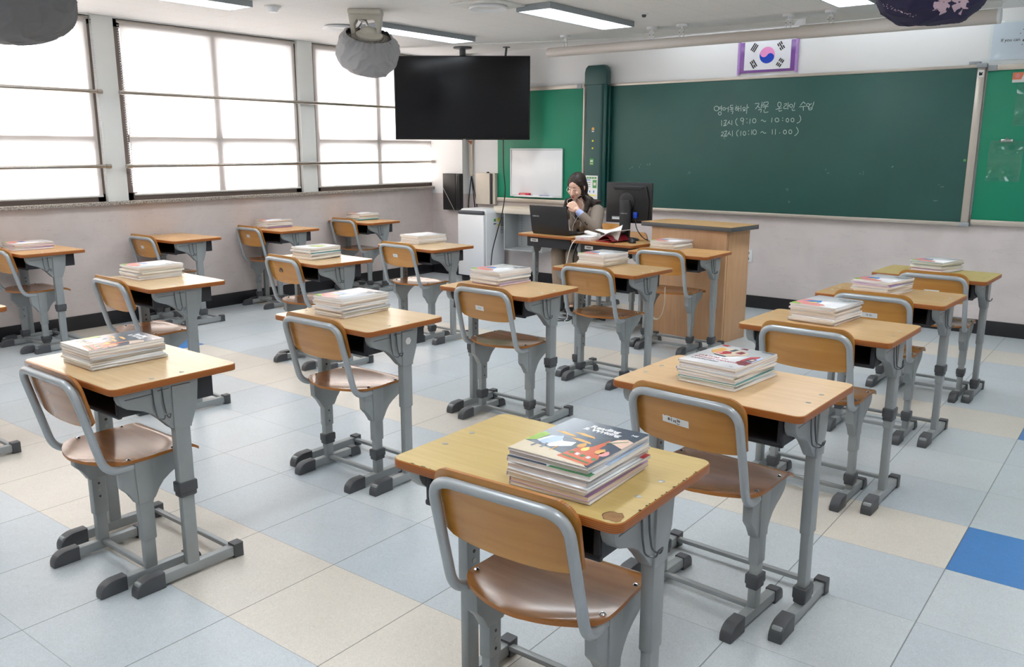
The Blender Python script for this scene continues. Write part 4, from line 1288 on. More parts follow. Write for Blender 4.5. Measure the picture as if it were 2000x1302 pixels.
# air purifier
t = thing('air_purifier', 'tall white air purifier with rounded top standing in the front corner', 'air purifier', (-4.0, 6.17, 0.0))
b = MB()
b.prism(rounded(0.40, 0.77, 0.05, -0.20, 0.07), -0.17, 0.17, M['white_plastic'], 'Y', bev=0.012)
b.build('body', t)
b = MB()
b.box((0, -0.19, 0.43), (0.385, 0.045, 0.70), M['white_gloss'], 0.012)
b.build('front_panel', t)
MB().box((0, -0.195, 0.80), (0.37, 0.04, 0.045), M['dark_grey'], 0.012).build('air_outlet', t)
MB().box((0, 0, 0.04), (0.36, 0.33, 0.07), M['black_plastic'], 0.01).build('base', t)
b = MB()
X_ = 0.2015
def side(y, z, w, h, m, o=0.0):
    b.box((X_ + o, y, z), (0.001, w, h), M[m])
side(-0.02, 0.70, 0.055, 0.07, 'paper'); side(-0.02, 0.712, 0.04, 0.03, 'sticker_green', 0.0006); side(-0.02, 0.672, 0.05, 0.012, 'ink_blue', 0.0006)
side(0.045, 0.665, 0.06, 0.16, 'paper'); side(0.045, 0.655, 0.05, 0.014, 'yellow', 0.0006)
b.lathe([(0.024, 0), (0.024, 0.0006)], M['yellow'], (X_, 0.045, 0.715), 16, Matrix.Rotation(PI / 2, 4, 'Y'))
side(0.11, 0.69, 0.055, 0.11, 'grey_print'); side(0.11, 0.60, 0.055, 0.02, 'c_grey')
for k in range(4):
    side(0.11, 0.62 - 0.02 * k, 0.05, 0.008, 'grey_print', 0.0006)
b.build('label_stickers', t)

# podium
t = thing('podium', 'wooden podium with dark edged top standing in front of the chalkboard', 'podium', (-0.758, 4.988, 0), R(-7.2))
W, D, H = 0.705, 0.35, 0.884
OX = 0.034
MB().box((OX, -D / 2 + 0.012, H / 2), (W - 0.005, 0.024, H), M['podium'], 0.002).build('front_panel', t)
for s in (-1, 1):
    MB().box((OX + s * (W / 2 - 0.012), 0.013, H / 2), (0.024, D - 0.027, H), M['podium'], 0.002).build('side_panel', t)
MB().box((OX, 0.01, 0.03), (W - 0.05, D - 0.05, 0.03), M['podium']).build('bottom_shelf', t)
b = MB()
b.box((0.02, 0, H + 0.018), (0.84, 0.425, 0.034), M['podium_edge'], 0.002)
b.box((0.02, 0, H + 0.0355), (0.838, 0.423, 0.003), M['podium_top'])
b.build('top', t)

# ------------------------------------------------------------------ school desk (base: middle of the student edge, y towards the front wall)
MESH = {}
def cached(key, fn):
    if key not in MESH:
        MESH[key] = fn()
    return MESH[key]

def foot_boot(y0, L, h, w, rounded_end, flip=1):
    """rubber boot on a floor runner; side profile pulled across the width"""
    b = MB()
    if rounded_end:
        pr = [(0, 0.0), (L, 0.0), (L, h), (L * 0.55, h)]
        n = 7
        pr += [(L * 0.55 * (1 - math.sin(PI / 2 * k / n)), 0.012 + (h - 0.012) * math.cos(PI / 2 * k / n)) for k in range(1, n + 1)]
    else:
        pr = [(0, 0.004), (L, 0.0), (L, h), (0, h)]
    if flip < 0:
        pr = [(-y, z) for y, z in pr][::-1]
    pr = [(y + y0, z) for y, z in pr]
    b.prism(pr, -w / 2, w / 2, M['boot'], 'X', bev=0.004)
    return b.mesh('foot_cap')

DESK_H = 0.75
def desk_parts(collar_z, sleeve_z):
    W, D, T = 0.655, 0.465, 0.024
    P = []
    # side panel profile, in (y, z)
    prof = [(0.035, 0.724), (0.322, 0.724), (0.312, 0.63), (0.287, 0.562), (0.213, 0.562), (0.204, 0.570), (0.175, 0.602), (0.145, 0.630), (0.118, 0.646),
            (0.085, 0.658), (0.062, 0.666), (0.045, 0.680), (0.036, 0.70)]
    for s in (-1, 1):
        def panel(s=s):
            b = MB()
            b.prism(prof, s * 0.262, s * 0.298, M['steel'], 'X', bev=0.003)
            b.prism([(0.219, 0.712), (0.288, 0.712), (0.282, 0.556), (0.218, 0.556)], s * 0.268, s * 0.304, M['steel'], 'X', bev=0.003)
            b.prism([(0.055, 0.70), (0.15, 0.702), (0.15, 0.699), (0.055, 0.697)], s * 0.2978, s * 0.299, M['wire'], 'X')
            b.prism([(0.17, 0.708), (0.212, 0.709), (0.212, 0.706), (0.17, 0.705)], s * 0.2978, s * 0.299, M['wire'], 'X')
            return b.mesh('side_panel')
        P.append(('side_panel', ('dpanel', s), panel, []))
        def leg(s=s):
            b = MB()
            b.box((s * 0.283, 0.25, (0.60 + sleeve_z) / 2), (0.036, 0.057, 0.60 - sleeve_z), M['steel'], 0.006)
            b.box((s * 0.283, 0.25, (sleeve_z + 0.044) / 2 + 0.01), (0.029, 0.048, sleeve_z - 0.02), M['steel'], 0.005)
            return b.mesh('leg')
        holes = []
        def hole(s=s):
            b = MB()
            for k in range(6):
                for q in (-s,):
                    b.lathe([(0.0055 if k not in (2, 4) else 0.008, 0), (0.0055 if k not in (2, 4) else 0.008, 0.0012)], M['hole'] if k not in (2, 4) else M['rivet'],
                            (s * 0.283 + q * (0.018 if q > 0 else 0.0192), 0.25, 0.50 - 0.028 * k), 10, Matrix.Rotation(PI / 2, 4, 'Y'))
            return b.mesh('bolt_holes')
        subs = [('bolt_holes', ('dhole', s), hole)]
        if collar_z:
            def collar(s=s):
                b = MB()
                b.box((s * 0.283, 0.25, collar_z), (0.047, 0.070, 0.040), M['boot'], 0.005)
                b.box((s * 0.283, 0.25, collar_z - 0.026), (0.041, 0.064, 0.020), M['boot'], 0.005)
                return b.mesh('collar')
            subs.append(('collar', ('dcol', s, collar_z), collar))
        P.append(('leg', ('dleg', s, sleeve_z), leg, subs))
        def runner(s=s):
            b = MB()
            b.box((s * 0.283, 0.24, 0.029), (0.034, 0.40, 0.038), M['steel'], 0.004)
            return b.mesh('foot_bar')
        P.append(('foot_bar', ('drun', s), runner,
                  [('foot_cap', ('dboot1', s), lambda s=s: _shift(foot_boot(0.03, 0.105, 0.058, 0.046, True), s * 0.283)),
                   ('foot_cap', ('dboot2', s), lambda s=s: _shift(foot_boot(0.41, 0.04, 0.056, 0.044, False), s * 0.283))]))
    def bar():
        return MB().box((0, 0.418, 0.036), (0.54, 0.022, 0.016), M['steel'], 0.003).mesh('cross_bar')
    P.append(('cross_bar', ('dbar',), bar, []))
    def tray():
        b = MB()
        b.box((0, 0.228, 0.632), (0.50, 0.344, 0.006), M['tray'])
        b.box((0, 0.397, 0.677), (0.515, 0.006, 0.094), M['tray'], 0.002)
        for s in (-1, 1):
            b.box((s * 0.254, 0.228, 0.677), (0.007, 0.346, 0.092), M['tray'], 0.002)
            b.box((s * 0.246, 0.056, 0.677), (0.018, 0.012, 0.092), M['tray'], 0.004)
        b.box((0, 0.056, 0.633), (0.515, 0.016, 0.016), M['tray'], 0.005)
        return b.mesh('storage_tray')
    P.append(('storage_tray', ('dtray',), tray, []))
    def hook():
        b = MB()
        for q in (0, 0.034):
            b.tube(fillet([(0.301, 0.15 + q, 0.715), (0.303, 0.152 + q, 0.66), (0.308, 0.157 + q, 0.615), (0.33, 0.17 + q * 0.6, 0.612), (0.335, 0.17 + q * 0.6, 0.630)], 0.012, 4), 0.0024, M['wire'], 6)
        b.tube([(0.335, 0.17, 0.630), (0.335, 0.17 + 0.0204, 0.630)], 0.0024, M['wire'], 6)
        return b.mesh('bag_hook')
    P.append(('bag_hook', ('dhook',), hook, []))
    return P

def _shift(me, dx):
    me.transform(Matrix.Translation((dx, 0, 0)))
    return me

def top_mesh(mkey, chip):
    W, D, T = 0.655, 0.465, 0.024
    b = MB()
    b.prism(rounded(W, D, 0.028, -W / 2, 0), DESK_H - T, DESK_H - 0.0012, M['ply'], 'Z', M['ply'], bev=0.003)
    b.prism(rounded(W - 0.005, D - 0.005, 0.026, -W / 2 + 0.0025, 0.0025), DESK_H - 0.003, DESK_H, M[mkey], 'Z')
    if chip:
        rr = random.Random(3)
        z = DESK_H + 0.0006
        def blob_(cx, cy, r, m, zz, n=16, sq=1.0):
            b.poly([(cx + r * (0.75 + 0.5 * rr.random()) * math.cos(2 * PI * k / n), cy + sq * r * (0.75 + 0.5 * rr.random()) * math.sin(2 * PI * k / n), zz) for k in range(n)], m)
        blob_(0.295, 0.034, 0.024, M['scar_dark'], z)
        rr = random.Random(3)
        blob_(0.2965, 0.0325, 0.0228, M['scar'], z + 0.0003)
        for k in range(10):
            blob_(-0.25 + 0.030 * k + rr.uniform(-.014, .014), 0.0035, rr.uniform(0.003, 0.008), M['scar_dark'], z, 7, 0.3)
        for k in range(12):
            blob_(0.3242, 0.09 + 0.026 * k + rr.uniform(-.012, .012), rr.uniform(0.0015, 0.0035), M['scar_dark'], z, 7, 1.6)
    return b.mesh('desktop')

def rivets_mesh():
    b = MB()
    for x in (-0.285, 0.285):
        for y in (0.16, 0.27):
            b.lathe([(0.0085, -0.001), (0.0085, 0.0004), (0.006, 0.0012), (0.0001, 0.0013)], M['rivet'], (x, y, DESK_H), 14)
    return b.mesh('rivets')

def make_desk(label, x, y, rot, top, collar=None, sleeve=0.33, chip=False, group='student desks', h=1.0):
    t = thing('school_desk', label, 'desk', (x, y, 0), R(rot), group)
    if h != 1.0:
        t.scale = (1, 1, h)
    link('desktop', cached(('dtop', top, chip), lambda: top_mesh(top, chip)), t)
    o = t.children[-1]
    link('rivets', cached(('drivets',), rivets_mesh), o)
    for name, key, fn, subs in desk_parts(collar, sleeve):
        p = link(name, cached(key, fn), t)
        for sn, sk, sf in subs:
            link(sn, cached(sk, sf), p)
    return t

# ------------------------------------------------------------------ school chair (base: between the rear seat screws, y towards the desk)
SEAT_Z = 0.46
def seat_mesh(ms):
    b = MB()
    nu, nv = 26, 20
    top, bot = [], []
    def outline(v):                       # half width and y for v in 0..1
        y = -0.085 + 0.345 * v
        if v < 0.28:
            q = (0.28 - v) / 0.28
            hw = 0.20 * math.sqrt(max(0.0, 1 - 0.62 * q ** 2.2))
        else:
            hw = 0.20 - 0.012 * (v - 0.28)
        return hw, y
    for j in range(nv + 1):
        v = j / nv
        hw, y = outline(v)
        rt, rb = [], []
        for i in range(nu + 1):
            u = -1 + 2 * i / nu
            yy = y - (0.030 * (1 - u * u) * max(0, 1 - v / 0.3))
            r2 = (u * 0.95) ** 2 + ((v - 0.42) / 0.44) ** 2
            dish = -0.011 * max(0, 1 - r2) ** 0.8
            roll = -0.020 * max(0, (v - 0.86) / 0.14) ** 2
            z = SEAT_Z + dish + roll
            rt.append(b.bm.verts.new((u * hw, yy, z)))
            rb.append(b.bm.verts.new((u * hw, yy, z - 0.011)))
        top.append(rt)
        bot.append(rb)
    ft = [b.bm.faces.new((top[j][i], top[j][i + 1], top[j + 1][i + 1], top[j + 1][i])) for j in range(nv) for i in range(nu)]
    fb_ = [b.bm.faces.new((bot[j][i], bot[j + 1][i], bot[j + 1][i + 1], bot[j][i + 1])) for j in range(nv) for i in range(nu)]
    fe = []
    for j in range(nv):
        fe.append(b.bm.faces.new((top[j][0], top[j + 1][0], bot[j + 1][0], bot[j][0])))
        fe.append(b.bm.faces.new((top[j][nu], bot[j][nu], bot[j + 1][nu], top[j + 1][nu])))
    for i in range(nu):
        fe.append(b.bm.faces.new((top[0][i], bot[0][i], bot[0][i + 1], top[0][i + 1])))
        fe.append(b.bm.faces.new((top[nv][i], top[nv][i + 1], bot[nv][i + 1], bot[nv][i])))
    b._done(ft + fb_, M[ms])
    b._done(fe, M['chair_ply'])
    return b.mesh('seat', sharp=40)

TOPY, TOPZ, BOTY, BOTZ = -0.166, 0.760, -0.083, 0.436
def lean(z):
    return BOTY + (TOPY - BOTY) * (z - BOTZ) / (TOPZ - BOTZ)

def backrest_mesh(mb):
    """plywood shell on the desk side of the tube; top edge a little above it"""
    b = MB()
    n = 44
    out = []
    hw, z0, z1, r = 0.198, 0.592, 0.789, 0.055
    # outline: rounded top, flat sides, belly-curved lower edge
    pts = []
    for k in range(9):
        a = PI / 2 * k / 8
        pts.append((hw - r + r * math.sin(PI / 2 - a), z1 - r + r * math.sin(a)))
    for k in range(9):
        a = PI / 2 * k / 8
        pts.append((-hw + r - r * math.sin(a), z1 - r + r * math.cos(a)))
    low = []
    for k in range(15):
        u = -1 + 2 * k / 14
        zz = z0 + 0.018 * abs(u) ** 3 - (0.0 if abs(u) < 1 else -0.012)
        low.append((u * (hw - 0.004), zz))
    pts += low
    def P(x, z, off):
        return Vector((x, lean(z) + 0.020 + off + 0.030 * (1 - (x / hw) ** 2) * -0.55, z))
    cz = sum(p[1] for p in pts) / len(pts)
    layers = []
    for off in (0.0, 0.010):
        rings = []
        for s in (1.0, 0.75, 0.5, 0.25):
            rings.append([b.bm.verts.new(P(x * s, cz + (z - cz) * s, off)) for x, z in pts])
        c = b.bm.verts.new(P(0, cz, off))
        layers.append((rings, c))
    m = len(pts)
    faces, edge = [], []
    for rings, c in layers:
        for A, B in zip(rings, rings[1:]):
            for i in range(m):
                faces.append(b.bm.faces.new((A[i], A[(i + 1) % m], B[(i + 1) % m], B[i])))
        for i in range(m):
            faces.append(b.bm.faces.new((rings[-1][i], rings[-1][(i + 1) % m], c)))
    A, B = layers[0][0][0], layers[1][0][0]
    for i in range(m):
        edge.append(b.bm.faces.new((A[i], A[(i + 1) % m], B[(i + 1) % m], B[i])))
    b._done(faces, M[mb])
    b._done(edge, M['chair_ply'])
    bmesh.ops.recalc_face_normals(b.bm, faces=b.bm.faces[:])
    return b.mesh('backrest', sharp=50)

def tube_mesh():
    b = MB()
    x = 0.190
    path = fillet([(x - 0.013, 0.04, BOTZ - 0.004), (x, BOTY, BOTZ - 0.004), (x - 0.004, TOPY, TOPZ), (-x + 0.004, TOPY, TOPZ), (-x, BOTY, BOTZ - 0.004), (-x + 0.013, 0.04, BOTZ - 0.004)], 0.062, 8)
    b.tube(path, 0.0136, M['steel_tube'], 14)
    return b.mesh('back_tube')

def chair_parts(collar_z, sleeve_z):
    P = []
    prof = [(-0.038, 0.449), (0.205, 0.449), (0.206, 0.428), (0.196, 0.404), (0.172, 0.386), (0.142, 0.370), (0.117, 0.352), (0.099, 0.330), (0.086, 0.306), (0.079, 0.297),
            (0.013, 0.297), (0.006, 0.310), (-0.010, 0.336), (-0.024, 0.350), (-0.034, 0.362)]
    for s in (-1, 1):
        def panel(s=s):
            b = MB()
            b.prism(prof, s * 0.156, s * 0.190, M['steel'], 'X', bev=0.003)
            b.prism([(0.014, 0.447), (0.078, 0.447), (0.073, 0.293), (0.018, 0.293)], s * 0.16, s * 0.196, M['steel'], 'X', bev=0.003)
            return b.mesh('side_panel')
        P.append(('side_panel', ('cpanel', s), panel, []))
        def leg(s=s):
            b = MB()
            b.box((s * 0.176, 0.046, (0.36 + sleeve_z) / 2), (0.036, 0.052, 0.36 - sleeve_z), M['steel'], 0.005)
            b.box((s * 0.176, 0.046, (sleeve_z + 0.044) / 2 + 0.01), (0.029, 0.043, sleeve_z - 0.02), M['steel'], 0.005)
            return b.mesh('leg')
        def hole(s=s):
            b = MB()
            for k in range(6):
                for q in (-s,):
                    rad = 0.0045 if k not in (2, 4) else 0.0068
                    b.lathe([(rad, 0), (rad, 0.0012)], M['hole'] if k not in (2, 4) else M['rivet'], (s * 0.176 + q * (0.018 if q > 0 else 0.0192), 0.046, 0.352 - 0.026 * k), 10, Matrix.Rotation(PI / 2, 4, 'Y'))
            return b.mesh('bolt_holes')
        subs = [('bolt_holes', ('chole', s), hole)]
        if collar_z:
            def collar(s=s):
                b = MB()
                b.box((s * 0.176, 0.046, collar_z), (0.046, 0.062, 0.036), M['boot'], 0.005)
                b.box((s * 0.176, 0.046, collar_z - 0.024), (0.040, 0.056, 0.018), M['boot'], 0.005)
                return b.mesh('collar')
            subs.append(('collar', ('ccol', s, collar_z), collar))
        P.append(('leg', ('cleg', s, sleeve_z), leg, subs))
        def runner(s=s):
            return MB().box((s * 0.176, 0.045, 0.028), (0.032, 0.32, 0.036), M['steel'], 0.004).mesh('foot_bar')
        P.append(('foot_bar', ('crun', s), runner,
                  [('foot_cap', ('cboot1', s), lambda s=s: _shift(foot_boot(-0.145, 0.095, 0.054, 0.042, True), s * 0.176)),
                   ('foot_cap', ('cboot2', s), lambda s=s: _shift(foot_boot(0.235, 0.06, 0.050, 0.040, True, -1), s * 0.176))]))
    P.append(('cross_bar', ('cbar',), lambda: MB().box((0, 0.046, 0.040), (0.325, 0.022, 0.016), M['steel'], 0.003).mesh('cross_bar'), []))
    P.append(('back_tube', ('ctube',), tube_mesh, []))
    return P

def seat_screws():
    b = MB()
    for x in (-0.183, 0.183):
        for y in (0.0, 0.165):
            b.lathe([(0.008, -0.002), (0.008, 0.001), (0.004, 0.0045), (0.0001, 0.005)], M['chrome'], (x, y, SEAT_Z), 12)
    return b.mesh('seat_screws')

def make_chair(label, x, y, rot, seat='seat_a', back='chair_a', collar=None, sleeve=0.20, sticker=None, group='student chairs'):
    t = thing('school_chair', label, 'chair', (x, y, 0), R(rot), group)
    s = link('seat', cached(('cseat', seat), lambda: seat_mesh(seat)), t)
    link('seat_screws', cached(('cscrews',), seat_screws), s)
    bk = link('backrest', cached(('cback', back), lambda: backrest_mesh(back)), t)
    for name, key, fn, subs in chair_parts(collar, sleeve):
        p = link(name, cached(key, fn), t)
        for sn, sk, sf in subs:
            link(sn, cached(sk, sf), p)
    if sticker:
        sx, sz, w, h, tilt, mark = sticker
        b = MB()
        def put(a, c, off=0.0):
            ca, sa = math.cos(tilt), math.sin(tilt)
            X, Z = sx + a * ca - c * sa, sz + a * sa + c * ca
            return Vector((X, lean(Z) + 0.020 - 0.0165 * (1 - (X / 0.198) ** 2) - 0.0012 - off, Z))
        n = 8
        if mark != 'doodle':
            for i in range(n):
                a0, a1 = -w / 2 + w * i / n, -w / 2 + w * (i + 1) / n
                b.poly([put(a0, -h / 2), put(a1, -h / 2), put(a1, h / 2 - (0.003 if i in (0, 2) and mark == 'name' else 0)), put(a0, h / 2)], M['sticker'])
            if mark == 'name':
                S = [[(-26, 5), (-19, 5)], [(-26, 2), (-19, 2)], [(-26, -1), (-26, 5)], [(-26, -2), (-18, -1)], [(-14, 7), (-14, -4)],
                     [(-8, 2), (-2, 2), (-8, -4)], [(-5, 0), (-2, -4)], [(1, 4), (1, -6)],
                     [(6, 7), (11, 7)], [(7, 4), (10, 4), (11, 1), (7, 0), (6, 3)], [(14, 8), (14, -2)], [(14, 3), (18, 3)], [(6, -4), (7, -8), (15, -8)]]
                k_ = 0.001 * w / 0.094 * 1.0
            else:
                S = [[(-12, 4), (-8, 4), (-9, -3)], [(-5, 5), (-5, -4)], [(0, 3), (4, 3), (3, -3)], [(7, 5), (7, -5)], [(10, 2), (14, 2)], [(11, -2), (14, -3)]]
                k_ = 0.001 * w / 0.07
            for s_ in S:
                b.ribbon([(p[0] * k_, p[1] * k_) for p in s_], 0.0022 * w / 0.09, M['ink'], lambda a, c: put(a, c, 0.0006))
            b.build('name_sticker', bk, sharp=None)
        else:
            S = [[(-8, -14), (-8, 10), (8, 10), (8, 4), (-2, 4), (-2, -2), (6, -2), (6, -14), (-8, -14)], [(3, -2), (12, 2), (8, -8)], [(6, 10), (4, 24)]]
            for s_ in S:
                b.ribbon([(p[0] * 0.0011, p[1] * 0.0011) for p in s_], 0.0014, M['scar_dark'], lambda a, c: put(a, c, 0.0002))
            b.build('pencil_doodle', bk, sharp=None)
    return t

ROW = {4: 'fourth row from windows', 3: 'third row from windows', 2: 'second row from windows', 1: 'row along the windows'}
# key: x, y, rot, top, collar, sleeve, look, place
DESKS = {
    'D1': (1.145, -0.030, 0.5, 'top_yellow', None, 0.33, 'yellow-topped school desk with chipped corner', 'nearest the camera', 4, 'back'),
    'D2': (1.195, 0.93, -2.0, 'top_pink', 0.085, 0.29, 'pale pink-oak school desk', 'directly behind the yellow chipped desk', 4, 'second'),
    'D3': (1.148, 2.09, -2.0, 'top_tan', 0.40, 0.33, 'tan-topped school desk', 'third from back', 4, 'third'),
    'D4': (1.140, 3.13, -3.0, 'top_tan', 0.38, 0.30, 'tan-orange school desk', 'fourth from back', 4, 'fourth'),
    'D5': (1.165, 4.14, -2.0, 'top_green', 0.085, 0.33, 'greenish-topped school desk', 'closest to the chalkboard', 4, 'front'),
    'D6': (-0.640, -0.150, -1.0, 'top_light', 0.34, 0.30, 'light oak school desk', 'at the back', 3, 'back'),
    'D7': (-0.640, 0.955, -1.0, 'top_light', None, 0.36, 'light oak school desk with white floral decal', 'second from back', 3, 'second'),
    'D8': (-0.612, 2.06, -1.0, 'top_tan', 0.36, 0.30, 'light-topped school desk', 'third from back', 3, 'third'),
    'D9': (-0.575, 3.10, -4.0, 'top_tan', 0.10, 0.33, 'light-topped school desk', 'fourth from back', 3, 'fourth'),
    'D10': (-0.625, 4.20, 0.0, 'top_orange', 0.10, 0.33, 'orange-oak school desk', 'touching the wooden podium', 3, 'front'),
    'D11': (-2.395, 1.0, -3.0, 'top_light', 0.30, 0.34, 'light oak school desk', 'second from back', 2, 'second'),
    'D12': (-2.455, 2.23, -4.0, 'top_light', 0.30, 0.34, 'light oak school desk', 'third from back', 2, 'third'),
    'D13': (-2.445, 3.32, -3.0, 'top_light', None, 0.34, 'light oak school desk', 'closest to the air purifier', 2, 'front'),
    'D14': (-4.575, 2.44, 1.0, 'top_orange', 0.12, 0.33, 'orange-oak school desk without books', 'against the wall under the wide pillar', 1, 'bare'),
    'D15': (-4.575, 3.53, 0.0, 'top_orange', None, 0.33, 'orange-oak school desk', 'next after the bare desk', 1, 'second last'),
    'D16': (-4.60, 4.66, 0.0, 'top_orange', 0.10, 0.33, 'orange-oak school desk', 'furthest forward by the windows', 1, 'front'),
    'D17': (-4.58, 1.25, 0.0, 'top_orange', 0.33, 0.33, 'orange-oak school desk', 'cut by the photo edge', 1, 'back'),
    'D18': (-2.475, -0.17, 0.0, 'top_light', 0.33, 0.33, 'light oak school desk', 'only its corner showing at the photo edge', 2, 'back'),
}
for k, (x, y, rot, top, collar, sleeve, look, place, row, pos) in DESKS.items():
    lab = '%s %s, %s' % (look, place, ROW[row])
    d = make_desk(lab, x, y, rot, top, collar, sleeve, k == 'D1')
    if k == 'D7':
        b = MB()
        b.lathe([(0.016, 0), (0.016, 0.0008)], M['c_cream'], (0.3045, 0.253, 0.668), 18, Matrix.Rotation(PI / 2, 4, 'Y'))
        for q in range(6):
            a = 2 * PI * q / 6
            b.lathe([(0.007, 0), (0.007, 0.0014)], M['sticker'], (0.3045, 0.253 + 0.010 * math.cos(a), 0.668 + 0.010 * math.sin(a)), 10, Matrix.Rotation(PI / 2, 4, 'Y'))
        b.build('flower_decal', d)

CHAIRS = {
    'D1': (1.187, 0.085, 2.0, 'seat_b', 'chair_b', 0.10, 0.20, None, 'amber glossy school chair nearest the camera, at the yellow desk'),
    'D2': (1.190, 1.015, -4.0, 'seat_a', 'chair_a', 0.145, 0.20, (-0.035, 0.675, 0.094, 0.024, -0.06, 'name'), 'brown school chair with torn white name sticker behind the yellow desk'),
    'D3': (1.145, 2.24, -2.0, 'seat_b', 'chair_b', 0.10, 0.22, None, 'plain amber school chair at the third desk, fourth row from windows'),
    'D4': (1.130, 3.28, -1.0, 'seat_b', 'chair_b', 0.12, 0.20, (-0.012, 0.665, 0.085, 0.026, 0.0, 'mark'), 'amber school chair with wide sticker at the fourth desk, fourth row from windows'),
    'D5': (1.207, 4.28, -1.0, 'seat_a', 'chair_b', 0.16, 0.20, (0.0, 0.665, 0.085, 0.024, 0.0, 'mark'), 'amber school chair with sticker at the greenish desk closest to the chalkboard'),
    'D6': (-0.62, -0.055, -1.0, 'seat_a', 'chair_c', None, 0.15, None, 'brown school chair with shiny seat at the back desk, third row from windows'),
    'D7': (-0.643, 1.105, -1.0, 'seat_a', 'chair_a', 0.14, 0.20, None, 'plain beech school chair at the white-decal desk, third row from windows'),
    'D8': (-0.585, 2.205, -2.0, 'seat_a', 'chair_a', 0.12, 0.20, (-0.03, 0.66, 0.06, 0.026, -0.05, 'mark'), 'beech school chair with small sticker at the third desk, third row from windows'),
    'D9': (-0.582, 3.27, -3.0, 'seat_b', 'chair_a', 0.075, 0.20, (0.0, 0.665, 0.03, 0.03, 0.0, 'doodle'), 'beech school chair with pencil doodle on its back'),
    'D10': (-0.655, 4.365, 0.0, 'seat_b', 'chair_b', 0.10, 0.20, None, 'plain beech school chair tucked in beside the wooden podium'),
    'D11': (-2.445, 1.11, -3.0, 'seat_a', 'chair_b', 0.10, 0.20, None, 'plain orange-beech school chair, second desk, second row from windows'),
    'D12': (-2.50, 2.36, -5.0, 'seat_a', 'chair_b', 0.10, 0.20, None, 'orange-beech school chair with grey smudge, third desk, second row from windows'),
    'D13': (-2.49, 3.49, -3.0, 'seat_a', 'chair_b', 0.10, 0.20, (-0.03, 0.68, 0.055, 0.026, 0.0, 'mark'), 'orange-beech school chair with small sticker, front desk, second row from windows'),
    'D14': (-4.63, 2.53, 0.0, 'seat_b', 'chair_b', 0.10, 0.20, (-0.02, 0.68, 0.045, 0.026, 0.0, 'mark'), 'orange-beech school chair at the bare desk by the wall'),
    'D15': (-4.63, 3.60, -2.0, 'seat_b', 'chair_b', 0.10, 0.20, (-0.02, 0.69, 0.05, 0.028, 0.0, 'mark'), 'orange-beech school chair with sticker, second last window desk'),
    'D16': (-4.64, 4.83, -2.0, 'seat_b', 'chair_b', 0.10, 0.20, None, 'plain orange-beech school chair, front desk along the windows'),
    'D17': (-4.56, 1.36, 0.0, 'seat_a', 'chair_b', 0.09, 0.20, None, 'school chair tucked under the window desk cut by the photo edge'),
}
for k, (x, y, rot, seat, back, collar, sleeve, st, lab) in CHAIRS.items():
    y = min(y, DESKS[k][1] + 0.124)             # the back rests against the desk edge
    c = make_chair(lab, x, y, rot, seat, back, collar, sleeve, st)
    if k == 'D12':
        b = MB()
        rr = random.Random(5)
        bk = [q for q in c.children if q.name.startswith('backrest')][0]
        for q in range(9):
            X, Z = -0.03 + rr.uniform(-.02, .02), 0.685 + rr.uniform(-.012, .012)
            pts = []
            for w in range(9):
                r = 0.007 * (0.6 + 0.8 * rr.random())
                xx, zz = X + r * math.cos(2 * PI * w / 9), Z + r * math.sin(2 * PI * w / 9)
                pts.append((xx, lean(zz) + 0.020 - 0.0165 * (1 - (xx / 0.198) ** 2) - 0.0005 - q * 0.00004, zz))
            b.poly(pts, M['hole'])
        b.build('ink_smudge', bk, sharp=None)

